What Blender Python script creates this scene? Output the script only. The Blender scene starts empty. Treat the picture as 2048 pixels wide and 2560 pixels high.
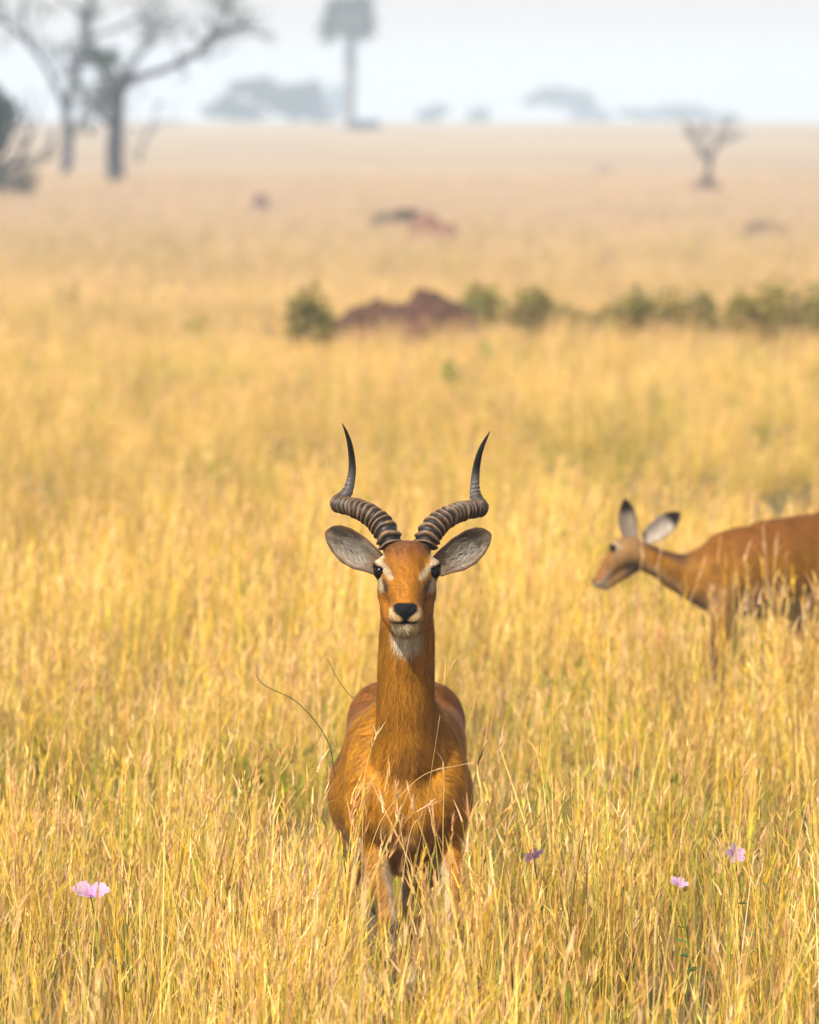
import bpy, math
import numpy as np
from mathutils import Vector, Matrix

# ------------------------------------------------------------------ camera
FPX = 22500.0                      # focal length in photograph pixels (2048 wide)
CAMH = 2.55                        # standing up in a safari vehicle
HORIZON = 300.0                    # photograph row of the eye level
PITCH = math.atan((1280 - HORIZON) / FPX)
scene = bpy.context.scene
COL = scene.collection
cam_data = bpy.data.cameras.new('camera')
cam_data.sensor_fit = 'HORIZONTAL'
cam_data.sensor_width = 24.0
cam_data.lens = FPX / 2048 * 24.0
cam_data.clip_start = 0.5
cam_data.clip_end = 12000
cam_data.dof.use_dof = True
cam_data.dof.focus_distance = 24.95
cam_data.dof.aperture_fstop = 5.6
cam = bpy.data.objects.new('camera', cam_data)
COL.objects.link(cam)
cam.location = (0, 0, CAMH)
cam.rotation_euler = (math.pi / 2 - PITCH, 0, 0)
scene.camera = cam

# ------------------------------------------------------------------ light
SUN_DIR = Vector((-0.40, -0.60, 0.74)).normalized()     # towards the sun
world = bpy.data.worlds.new('World')
scene.world = world
world.use_nodes = True
wn = world.node_tree
bg = wn.nodes['Background']
sky = wn.nodes.new('ShaderNodeTexSky')
sky.sky_type = 'NISHITA'
sky.sun_disc = False
sky.sun_elevation = math.asin(SUN_DIR.z)
sky.sun_rotation = math.atan2(SUN_DIR.x, SUN_DIR.y)
sky.air_density = 1.0
sky.dust_density = 6.0
sky.ozone_density = 0.6
veil = wn.nodes.new('ShaderNodeMix')                  # bright thin overcast in front of the blue, all round
veil.data_type = 'RGBA'
veil.inputs[0].default_value = 0.62
veil.inputs[7].default_value = (5.9, 5.05, 4.4, 1)
wn.links.new(sky.outputs[0], veil.inputs[6])
wn.links.new(veil.outputs[2], bg.inputs[0])
bg.inputs[1].default_value = 0.117
sun_data = bpy.data.lights.new('sun', 'SUN')
sun_data.energy = 5.0
sun_data.angle = math.radians(3)
sun_data.color = (1.0, 0.93, 0.82)
sun = bpy.data.objects.new('sun', sun_data)
COL.objects.link(sun)
sun.rotation_euler = SUN_DIR.to_track_quat('Z', 'Y').to_euler()
scene.view_settings.view_transform = 'Standard'
scene.view_settings.look = 'None'
scene.view_settings.exposure = 0.90
scene.view_settings.gamma = 1.0
scene.view_settings.use_curve_mapping = False
scene.cycles.max_bounces = 8
scene.cycles.diffuse_bounces = 3
scene.cycles.glossy_bounces = 2
scene.cycles.transmission_bounces = 4
scene.cycles.transparent_max_bounces = 8
scene.cycles.volume_bounces = 1
scene.cycles.sample_clamp_indirect = 6.0

# ------------------------------------------------------------------ helpers
rng = np.random.default_rng(7)
CP, SP = math.cos(PITCH), math.sin(PITCH)

def P(x, y, Y):
    """photograph pixel + forward distance -> world point"""
    u = (x - 1024) / FPX
    v = -(y - 1280) / FPX
    dy = CP + v * SP
    dz = -SP + v * CP
    t = Y / dy
    return np.array([u * t, Y, CAMH + dz * t])

def sstep(a, b, x):
    t = np.clip((x - a) / (b - a + 1e-12), 0, 1)
    return t * t * (3 - 2 * t)

def hash2(i, j, s):
    h = (i * 374761393 + j * 668265263 + s * 1274126177) & 0xFFFFFFFF
    h = ((h ^ (h >> 13)) * 1274126177) & 0xFFFFFFFF
    return ((h ^ (h >> 16)) & 0xFFFF) / 65535.0

def vnoise(x, y, s=0):
    x = np.asarray(x, float); y = np.asarray(y, float)
    xi = np.floor(x).astype(np.int64); yi = np.floor(y).astype(np.int64)
    fx = x - xi; fy = y - yi
    fx = fx * fx * (3 - 2 * fx); fy = fy * fy * (3 - 2 * fy)
    a = hash2(xi, yi, s); b = hash2(xi + 1, yi, s); c = hash2(xi, yi + 1, s); d = hash2(xi + 1, yi + 1, s)
    return (a * (1 - fx) + b * fx) * (1 - fy) + (c * (1 - fx) + d * fx) * fy

def fbm(x, y, s=0, o=3):
    r = 0; a = 0.5; n = 0
    for k in range(o):
        r = r + a * vnoise(x * 2 ** k, y * 2 ** k, s + k); n += a; a *= 0.5
    return r / n

def catmull(pts, n):
    pts = np.asarray(pts, float)
    m = len(pts)
    ext = np.vstack([2 * pts[0] - pts[1], pts, 2 * pts[-1] - pts[-2]])
    ts = np.linspace(0, m - 1, n)
    i = np.minimum(ts.astype(int), m - 2)
    f = (ts - i)[:, None]
    p0, p1, p2, p3 = ext[i], ext[i + 1], ext[i + 2], ext[i + 3]
    return 0.5 * (2 * p1 + (p2 - p0) * f + (2 * p0 - 5 * p1 + 4 * p2 - p3) * f ** 2 + (3 * p1 - p0 - 3 * p2 + p3) * f ** 3)

def new_mesh(name, V, F, cols=None, smooth=False, normals=None):
    """V (n,3); F list/array of faces (ndarray for uniform faces)"""
    V = np.asarray(V, np.float32)
    me = bpy.data.meshes.new(name)
    if isinstance(F, np.ndarray):
        nf, k = F.shape
        me.vertices.add(len(V)); me.vertices.foreach_set('co', V.ravel())
        me.loops.add(nf * k); me.loops.foreach_set('vertex_index', F.astype(np.int32).ravel())
        me.polygons.add(nf)
        me.polygons.foreach_set('loop_start', np.arange(0, nf * k, k, dtype=np.int32))
        me.polygons.foreach_set('loop_total', np.full(nf, k, np.int32))
        me.update(calc_edges=True)
    else:
        me.from_pydata([tuple(map(float, v)) for v in V], [], [list(map(int, f)) for f in F])
    me.validate()
    if cols is not None:
        c = np.ones((len(V), 4), np.float32); c[:, :3] = cols
        at = me.attributes.new('Col', 'FLOAT_COLOR', 'POINT')
        at.data.foreach_set('color', c.ravel())
    me.polygons.foreach_set('use_smooth', np.full(len(me.polygons), bool(smooth)))
    if normals is not None:
        me.normals_split_custom_set_from_vertices([tuple(map(float, n)) for n in normals])
    me.update()
    return me

def add(name, me, mat, parent=None, loc=None, label=None, cat=None, group=None, kind=None):
    o = bpy.data.objects.new(name, me)
    COL.objects.link(o)
    if me is not None and mat is not None and len(me.materials) == 0:
        me.materials.append(mat)
    if parent is not None: o.parent = parent
    if loc is not None: o.location = [float(v) for v in loc]
    tag(o, label, cat, group, kind)
    return o

def tag(o, label=None, cat=None, group=None, kind=None):
    if label: o['label'] = label
    if cat: o['category'] = cat
    if group: o['group'] = group
    if kind: o['kind'] = kind

def tube(pts, radii, n=8, cap=True):
    """swept tube along a polyline; returns V,F(list of tuples)"""
    pts = np.asarray(pts, float); m = len(pts)
    radii = np.broadcast_to(np.asarray(radii, float), (m,)) if np.ndim(radii) < 2 else np.asarray(radii)
    T = np.gradient(pts, axis=0); T /= np.linalg.norm(T, axis=1)[:, None] + 1e-12
    ref = np.array([0, 0, 1.0]) if abs(T[0][2]) < .9 else np.array([1.0, 0, 0])
    U = np.zeros_like(pts)
    u = np.cross(T[0], ref); u /= np.linalg.norm(u)
    for i in range(m):
        u = u - T[i] * u.dot(T[i]); u /= np.linalg.norm(u) + 1e-12
        U[i] = u
    W = np.cross(T, U)
    a = np.linspace(0, 2 * np.pi, n, endpoint=False)
    ring = pts[:, None, :] + radii[:, None, None] * (np.cos(a)[None, :, None] * U[:, None, :] + np.sin(a)[None, :, None] * W[:, None, :])
    V = ring.reshape(-1, 3)
    F = []
    for i in range(m - 1):
        for j in range(n):
            F.append((i * n + j, i * n + (j + 1) % n, (i + 1) * n + (j + 1) % n, (i + 1) * n + j))
    if cap:
        F.append(tuple(range(n))[::-1]); F.append(tuple((m - 1) * n + j for j in range(n)))
    return V, F

class MB:
    """collects shapes into one mesh"""
    def __init__(s): s.V = []; s.F = []; s.C = []; s.n = 0
    def add(s, V, F, col=(1, 1, 1)):
        V = np.asarray(V, float)
        s.V.append(V); s.C.append(np.broadcast_to(np.asarray(col, float), (len(V), 3)))
        s.F += [tuple(int(i) + s.n for i in f) for f in F]
        s.n += len(V)
    def mesh(s, name, smooth=True):
        return new_mesh(name, np.vstack(s.V), s.F, np.vstack(s.C), smooth)

# ------------------------------------------------------------------ materials
def mat_base(name):
    m = bpy.data.materials.new(name); m.use_nodes = True
    nt = m.node_tree; nt.nodes.clear()
    out = nt.nodes.new('ShaderNodeOutputMaterial')
    return m, nt, out

def N(nt, t, **kw):
    n = nt.nodes.new(t)
    for k, v in kw.items(): setattr(n, k, v)
    return n

def attr_col(nt, name='Col', kind='GEOMETRY'):
    a = N(nt, 'ShaderNodeAttribute'); a.attribute_name = name; a.attribute_type = kind
    return a

def mul(nt, a, b):
    n = N(nt, 'ShaderNodeMix'); n.data_type = 'RGBA'; n.blend_type = 'MULTIPLY'; n.inputs[0].default_value = 1
    nt.links.new(a, n.inputs[6]); nt.links.new(b, n.inputs[7])
    return n.outputs[2]

def noise_tint(nt, scale, lo, hi, detail=3, coord='Object', stretch=None):
    tc = N(nt, 'ShaderNodeTexCoord')
    nz = N(nt, 'ShaderNodeTexNoise'); nz.inputs['Scale'].default_value = scale; nz.inputs['Detail'].default_value = detail
    src = tc.outputs[coord]
    if stretch:
        mp = N(nt, 'ShaderNodeMapping'); mp.inputs['Scale'].default_value = stretch
        nt.links.new(src, mp.inputs[0]); src = mp.outputs[0]
    nt.links.new(src, nz.inputs['Vector'])
    rp = N(nt, 'ShaderNodeValToRGB')
    rp.color_ramp.elements[0].position = .3; rp.color_ramp.elements[1].position = .7
    rp.color_ramp.elements[0].color = (*lo, 1); rp.color_ramp.elements[1].color = (*hi, 1)
    nt.links.new(nz.outputs['Fac'], rp.inputs[0])
    return rp.outputs[0], nz.outputs['Fac']

def leaf_mat(name, trans=0.35, instancer=False, spec=.25, rough=.6):
    m, nt, out = mat_base(name)
    a = attr_col(nt)
    c = a.outputs['Color']
    if instancer:
        b = attr_col(nt, 'tint', 'INSTANCER')
        c = mul(nt, c, b.outputs['Color'])
    d = N(nt, 'ShaderNodeBsdfPrincipled'); d.inputs['Roughness'].default_value = rough
    d.inputs['Specular IOR Level'].default_value = spec
    t = N(nt, 'ShaderNodeBsdfTranslucent')
    mx = N(nt, 'ShaderNodeMixShader'); mx.inputs[0].default_value = trans
    nt.links.new(c, d.inputs['Base Color']); nt.links.new(c, t.inputs['Color'])
    nt.links.new(d.outputs[0], mx.inputs[1]); nt.links.new(t.outputs[0], mx.inputs[2])
    nt.links.new(mx.outputs[0], out.inputs['Surface'])
    return m

def solid_mat(name, rough=.8, noise=(30, (.75, .75, .75), (1.2, 1.2, 1.2)), bump=0, spec=.3, stretch=None, sheen=0):
    m, nt, out = mat_base(name)
    a = attr_col(nt)
    tint, fac = noise_tint(nt, *noise, stretch=stretch)
    c = mul(nt, a.outputs['Color'], tint)
    d = N(nt, 'ShaderNodeBsdfPrincipled'); d.inputs['Roughness'].default_value = rough
    d.inputs['Specular IOR Level'].default_value = spec
    d.inputs['Sheen Weight'].default_value = sheen
    nt.links.new(c, d.inputs['Base Color'])
    if bump:
        b = N(nt, 'ShaderNodeBump'); b.inputs['Strength'].default_value = .6; b.inputs['Distance'].default_value = bump
        nt.links.new(fac, b.inputs['Height']); nt.links.new(b.outputs[0], d.inputs['Normal'])
    nt.links.new(d.outputs[0], out.inputs['Surface'])
    return m

M_GRASS = leaf_mat('grass_straw', .30, True, spec=.06)
M_STALK = leaf_mat('stalk', .3)
M_LEAF = leaf_mat('leaf', .3)
M_PETAL = leaf_mat('petal', .45)
M_WOOD = solid_mat('bark', .9, (8, (.7, .7, .7), (1.3, 1.3, 1.3)))
M_MOUND = solid_mat('termite_earth', .95, (6, (.6, .6, .6), (1.35, 1.3, 1.3)), bump=.03)
M_COAT = solid_mat('coat', .75, (60, (.78, .76, .74), (1.18, 1.18, 1.18)), spec=.1, stretch=(1, .6, .25))
M_FUR = leaf_mat('fur_hair', .05, spec=.12, rough=.6)
M_HORN = solid_mat('horn', .5, (90, (.6, .6, .6), (1.35, 1.35, 1.35)), bump=.0015, spec=.22, stretch=(1, 1, .25))
M_EYE = solid_mat('eye', .12, (10, (1, 1, 1), (1, 1, 1)), spec=.10)
M_HOOF = solid_mat('hoof', .5, (60, (.8, .8, .8), (1.2, 1.2, 1.2)))

def ground_mat():
    m, nt, out = mat_base('dry_ground')
    tc = N(nt, 'ShaderNodeTexCoord')
    geo = N(nt, 'ShaderNodeNewGeometry')
    sep = N(nt, 'ShaderNodeSeparateXYZ'); nt.links.new(geo.outputs['Position'], sep.inputs[0])
    def nz(scale, stretch, det=4):
        mp = N(nt, 'ShaderNodeMapping'); mp.inputs['Scale'].default_value = stretch
        nt.links.new(tc.outputs['Object'], mp.inputs[0])
        n = N(nt, 'ShaderNodeTexNoise'); n.inputs['Scale'].default_value = scale; n.inputs['Detail'].default_value = det
        nt.links.new(mp.outputs[0], n.inputs['Vector'])
        return n.outputs['Fac']
    def ramp(f, stops):
        r = N(nt, 'ShaderNodeValToRGB')
        while len(r.color_ramp.elements) < len(stops): r.color_ramp.elements.new(.5)
        for e, (p, c) in zip(r.color_ramp.elements, stops): e.position = p; e.color = (*c, 1)
        nt.links.new(f, r.inputs[0]); return r.outputs[0]
    # litter and soil under the near grass
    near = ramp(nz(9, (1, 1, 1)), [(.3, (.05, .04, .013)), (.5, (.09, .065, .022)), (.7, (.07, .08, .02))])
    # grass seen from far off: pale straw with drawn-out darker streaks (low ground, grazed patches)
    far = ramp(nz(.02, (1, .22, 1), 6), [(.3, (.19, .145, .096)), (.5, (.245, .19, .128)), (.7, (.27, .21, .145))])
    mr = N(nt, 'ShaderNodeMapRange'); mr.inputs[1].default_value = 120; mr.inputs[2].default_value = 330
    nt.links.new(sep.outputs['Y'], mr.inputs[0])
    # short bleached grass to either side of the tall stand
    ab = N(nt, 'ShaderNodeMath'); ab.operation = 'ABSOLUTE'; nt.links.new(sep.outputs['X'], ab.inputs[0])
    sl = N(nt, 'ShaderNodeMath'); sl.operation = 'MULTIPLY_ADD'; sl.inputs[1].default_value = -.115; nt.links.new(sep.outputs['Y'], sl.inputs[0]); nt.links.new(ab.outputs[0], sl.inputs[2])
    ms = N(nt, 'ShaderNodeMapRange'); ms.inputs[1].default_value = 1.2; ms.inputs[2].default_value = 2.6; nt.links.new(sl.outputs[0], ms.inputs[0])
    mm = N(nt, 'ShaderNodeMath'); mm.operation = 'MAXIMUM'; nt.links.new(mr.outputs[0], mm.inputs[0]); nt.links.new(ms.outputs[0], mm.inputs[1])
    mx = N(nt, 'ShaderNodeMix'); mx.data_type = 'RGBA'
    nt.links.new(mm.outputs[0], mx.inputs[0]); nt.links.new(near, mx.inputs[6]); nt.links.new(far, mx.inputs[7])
    d = N(nt, 'ShaderNodeBsdfPrincipled'); d.inputs['Roughness'].default_value = .95
    d.inputs['Specular IOR Level'].default_value = .1
    nt.links.new(mx.outputs[2], d.inputs['Base Color'])
    nt.links.new(d.outputs[0], out.inputs['Surface'])
    return m

# ------------------------------------------------------------------ terrain
def gz(x, y):
    """ground height: level near the animals, a very gentle rise towards the skyline"""
    y = np.asarray(y, float)
    r = np.interp(y, [0, 250, 400, 700, 1000, 1500, 2200, 3200], [0, 0, .12, .9, 1.62, 2.05, 2.3, 2.42])
    return r

def sward(Y):
    """height of the grass in front of which things on the plain show"""
    return np.interp(Y, [0, 50, 70, 130, 300, 430, 3000], [.3, .3, .27, .24, .2, .02, 0])

def ground_hit(x, y):
    """forward distance at which the ray of a pixel meets the ground"""
    Ys = np.geomspace(15, 3000, 4000)
    u = (x - 1024) / FPX; v = -(y - 1280) / FPX
    sl = (-SP + v * CP) / (CP + v * SP)
    z = CAMH + sl * Ys
    i = np.argmax(z <= gz(0, Ys) + sward(Ys))
    return float(Ys[i])

def on_ground(x, y):
    Y = ground_hit(x, y)
    p = P(x, y, Y); p[2] = gz(p[0], Y)
    return p

def build_ground():
    rad = np.concatenate([np.linspace(0, 60, 16)[1:], np.geomspace(70, 3000, 60)])
    na = 96
    V = [(0, 0, 0)]; F = []
    for r in rad:
        for k in range(na):
            a = 2 * math.pi * k / na
            x, y = r * math.cos(a), r * math.sin(a)
            V.append((x, y, float(gz(x, y))))
    for k in range(na): F.append((0, 1 + k, 1 + (k + 1) % na))
    for i in range(len(rad) - 1):
        for k in range(na):
            a = 1 + i * na + k; b = 1 + i * na + (k + 1) % na
            F.append((a, a + na, b + na, b))
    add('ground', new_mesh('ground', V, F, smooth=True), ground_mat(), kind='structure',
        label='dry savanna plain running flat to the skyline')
build_ground()

# ------------------------------------------------------------------ haze
def build_haze():
    lo = (-3100, -3100, -1.0); hi = (3100, 3100, 24.0)
    V = [(x, y, z) for x in (lo[0], hi[0]) for y in (lo[1], hi[1]) for z in (lo[2], hi[2])]
    F = [(0, 1, 3, 2), (4, 6, 7, 5), (0, 4, 5, 1), (2, 3, 7, 6), (0, 2, 6, 4), (1, 5, 7, 3)]
    m, nt, out = mat_base('haze')
    v = N(nt, 'ShaderNodeVolumePrincipled')
    v.inputs['Color'].default_value = (.56, .71, .90, 1)
    v.inputs['Density'].default_value = HAZE_DENSITY
    v.inputs['Anisotropy'].default_value = 0.0
    nt.links.new(v.outputs[0], out.inputs['Volume'])
    add('haze', new_mesh('haze', V, F), m, kind='stuff', label='thin pale blue haze over the plain')
HAZE_DENSITY = 0.0005
build_haze()

# ------------------------------------------------------------------ grass
STRAW = np.array([[.65, .41, .062], [.61, .365, .038], [.70, .48, .12], [.68, .41, .13], [.55, .38, .04], [.78, .59, .18]])
PINK = np.array([[.68, .41, .20], [.62, .34, .15], [.74, .52, .28], [.60, .38, .12]])
GREEN = np.array([[.20, .22, .022], [.32, .31, .035], [.10, .13, .02], [.38, .34, .045]])
BROWN = np.array([[.20, .10, .035], [.12, .07, .025], [.30, .17, .06]])

def ribbons(base, az, L, lean, bend, width, K, col, tipw=.15, up0=None, rg=rng):
    """n flat tapering blades; returns V,F(quads),C"""
    n = len(base)
    t = np.linspace(0, 1, K + 1)
    hz = np.stack([np.cos(az), np.sin(az), np.zeros(n)], 1)
    if up0 is None:
        up = np.tile([0, 0, 1.0], (n, 1))
    else:
        up = up0
    fac = az + np.pi / 2 + rg.normal(0, .9, n)
    sd = np.stack([np.cos(fac), np.sin(fac), np.zeros(n)], 1)
    p = base[:, None, :] + up[:, None, :] * (L[:, None] * (t[None] - .35 * np.abs(bend)[:, None] * t[None] ** 2))[..., None] \
        + hz[:, None, :] * (L[:, None] * (lean[:, None] * t[None] + bend[:, None] * t[None] ** 2))[..., None]
    w = width[:, None] * (1 - (1 - tipw) * t[None] ** 1.6) * .5
    a = p - sd[:, None, :] * w[..., None]; b = p + sd[:, None, :] * w[..., None]
    V = np.stack([a, b], 2).reshape(-1, 3)
    idx = (np.arange(n) * 2 * (K + 1))[:, None] + (2 * np.arange(K))[None]
    F = np.stack([idx, idx + 1, idx + 3, idx + 2], -1).reshape(-1, 4)
    C = np.repeat(col, 2 * (K + 1), axis=0)
    return V, F, C, p

class RB:
    def __init__(s): s.V = []; s.F = []; s.C = []; s.n = 0
    def add(s, V, F, C):
        s.V.append(V); s.F.append(F + s.n); s.C.append(C); s.n += len(V)
    def mesh(s, name):
        return new_mesh(name, np.vstack(s.V), np.vstack(s.F), np.vstack(s.C))

def pick(pal, n, rg, var=.12):
    c = pal[rg.integers(0, len(pal), n)] * rg.uniform(1 - var, 1 + var, (n, 1))
    return c

def culms(rb, rg, n, R, hmin, hmax, heads=True, wid=.0026, leanb=.06):
    base = np.zeros((n, 3)); r = R * np.sqrt(rg.random(n)); a = rg.random(n) * 6.283
    base[:, 0] = r * np.cos(a); base[:, 1] = r * np.sin(a)
    L = hmin + (hmax - hmin) * rg.random(n) ** 1.4
    az = rg.normal(0.0, 1.3, n)
    lean = np.abs(rg.normal(leanb, .09, n)); bend = rg.normal(.05, .09, n)
    low = rg.random(n) < .04
    lean[low] += rg.uniform(.2, .6, low.sum())
    col = pick(STRAW, n, rg, .22); cr = rg.random((n, 1))
    col = np.where(cr < .20, pick(GREEN[[1, 3]], n, rg, .2), col)
    col = np.where((cr > .20) & (cr < .44), pick(PINK, n, rg, .15), col)
    col = np.where(cr > .94, pick(BROWN, n, rg, .25), col)
    V, F, C, p = ribbons(base, az, L, lean, bend, np.full(n, wid) * rg.uniform(.8, 1.5, n), 4, col, .55, rg=rg)
    rb.add(V, F, C)
    # a narrow dry leaf leaving the culm part-way up
    sel = rg.random(n) < .6
    m = sel.sum()
    if m:
        b = p[sel, 2] * 1.0
        V, F, C, _ = ribbons(b, rg.random(m) * 6.283, rg.uniform(.08, .2, m), rg.uniform(.2, .6, m), rg.uniform(0, .5, m),
                             rg.uniform(.002, .0038, m), 3, pick(STRAW, m, rg), .1, rg=rg)
        rb.add(V, F, C)
    if heads:
        pc = pick(PINK, n, rg, .12); pc = np.where(rg.random((n, 1)) < .3, pick(STRAW, n, rg), pc)
        hl = rg.uniform(.06, .13, n)
        for k in range(5):
            f = rg.uniform(.0, 1, n)
            top = p[:, -1]; d = p[:, -1] - p[:, -2]; d /= np.linalg.norm(d, axis=1)[:, None]
            b = top - d * (hl * f)[:, None]
            V, F, C, _ = ribbons(b, rg.random(n) * 6.283, rg.uniform(.022, .055, n), rg.uniform(.05, .45, n), rg.normal(0, .2, n),
                                 rg.uniform(.0030, .0056, n), 2, pc * rg.uniform(.85, 1.15, (n, 1)), .12, up0=d, rg=rg)
            rb.add(V, F, C)

def make_clump(seed, kind):
    rg = np.random.default_rng(seed); rb = RB()
    n = {'tall': 20, 'leafy': 34, 'short': 30, 'green': 44}[kind]
    base = np.zeros((n, 3)); r = .15 * np.sqrt(rg.random(n)); a = rg.random(n) * 6.283
    base[:, 0] = r * np.cos(a); base[:, 1] = r * np.sin(a)
    if kind == 'green': col = np.where(rg.random((n, 1)) < .75, pick(GREEN, n, rg, .2), pick(STRAW, n, rg))
    else:
        col = pick(STRAW, n, rg, .18)
        col = np.where(rg.random((n, 1)) < .30, pick(GREEN, n, rg, .2), col)
        col = np.where(rg.random((n, 1)) < .24, pick(BROWN, n, rg, .2), col)
    L = rg.uniform(.18, .42, n) * {'tall': 1, 'leafy': 1.1, 'short': .8, 'green': .8}[kind]
    V, F, C, _ = ribbons(base, a + rg.normal(0, .6, n), L, rg.uniform(.02, .28, n), rg.uniform(-.05, .30, n),
                         rg.uniform(.0026, .0050, n), 4, col, .1, rg=rg)
    rb.add(V, F, C)
    if kind == 'tall': culms(rb, rg, 26, .16, .36, .68)
    if kind == 'leafy': culms(rb, rg, 15, .16, .30, .56)
    if kind == 'short': culms(rb, rg, 16, .16, .22, .42)
    if kind == 'green':
        culms(rb, rg, 4, .15, .3, .5)
        m = 26                               # broad low leaves of herbs among the grass
        b = np.zeros((m, 3)); r = .15 * np.sqrt(rg.random(m)); a = rg.random(m) * 6.283
        b[:, 0] = r * np.cos(a); b[:, 1] = r * np.sin(a); b[:, 2] = rg.uniform(.03, .2, m)
        V, F, C, _ = ribbons(b, a, rg.uniform(.03, .06, m), rg.uniform(.4, 1.4, m), rg.uniform(-.3, .5, m), rg.uniform(.010, .020, m), 3, pick(GREEN[[0, 0, 1, 2]], m, rg, .25), .2, rg=rg)
        rb.add(V, F, C)
    return rb.mesh('grass_clump_' + kind)

def scatter_grass(name, label, pts, rot, scl, vid, tint, coll):
    me = bpy.data.meshes.new(name)
    n = len(pts)
    me.vertices.add(n); me.vertices.foreach_set('co', pts.astype(np.float32).ravel())
    a = me.attributes.new('rot', 'FLOAT_VECTOR', 'POINT'); a.data.foreach_set('vector', rot.astype(np.float32).ravel())
    a = me.attributes.new('scl', 'FLOAT_VECTOR', 'POINT'); a.data.foreach_set('vector', scl.astype(np.float32).ravel())
    a = me.attributes.new('vid', 'INT', 'POINT'); a.data.foreach_set('value', vid.astype(np.int32))
    tc = np.ones((n, 4), np.float32); tc[:, :3] = tint
    a = me.attributes.new('tint', 'FLOAT_COLOR', 'POINT'); a.data.foreach_set('color', tc.ravel())
    me.update()
    o = add(name, me, M_GRASS, kind='stuff', label=label)
    ng = bpy.data.node_groups.new(name + '_scatter', 'GeometryNodeTree')
    ng.interface.new_socket('Geometry', in_out='INPUT', socket_type='NodeSocketGeometry')
    ng.interface.new_socket('Geometry', in_out='OUTPUT', socket_type='NodeSocketGeometry')
    gi = ng.nodes.new('NodeGroupInput'); go = ng.nodes.new('NodeGroupOutput')
    ip = ng.nodes.new('GeometryNodeInstanceOnPoints')
    ci = ng.nodes.new('GeometryNodeCollectionInfo'); ci.inputs[0].default_value = coll
    ci.inputs['Separate Children'].default_value = True; ci.inputs['Reset Children'].default_value = True
    def na(nm, ty):
        q = ng.nodes.new('GeometryNodeInputNamedAttribute'); q.data_type = ty; q.inputs[0].default_value = nm; return q.outputs[0]
    ng.links.new(gi.outputs[0], ip.inputs['Points'])
    ng.links.new(ci.outputs[0], ip.inputs['Instance'])
    ip.inputs['Pick Instance'].default_value = True
    ng.links.new(na('vid', 'INT'), ip.inputs['Instance Index'])
    ng.links.new(na('rot', 'FLOAT_VECTOR'), ip.inputs['Rotation'])
    ng.links.new(na('scl', 'FLOAT_VECTOR'), ip.inputs['Scale'])
    ng.links.new(ip.outputs[0], go.inputs[0])
    md = o.modifiers.new('scatter', 'NODES'); md.node_group = ng
    return o

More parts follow.
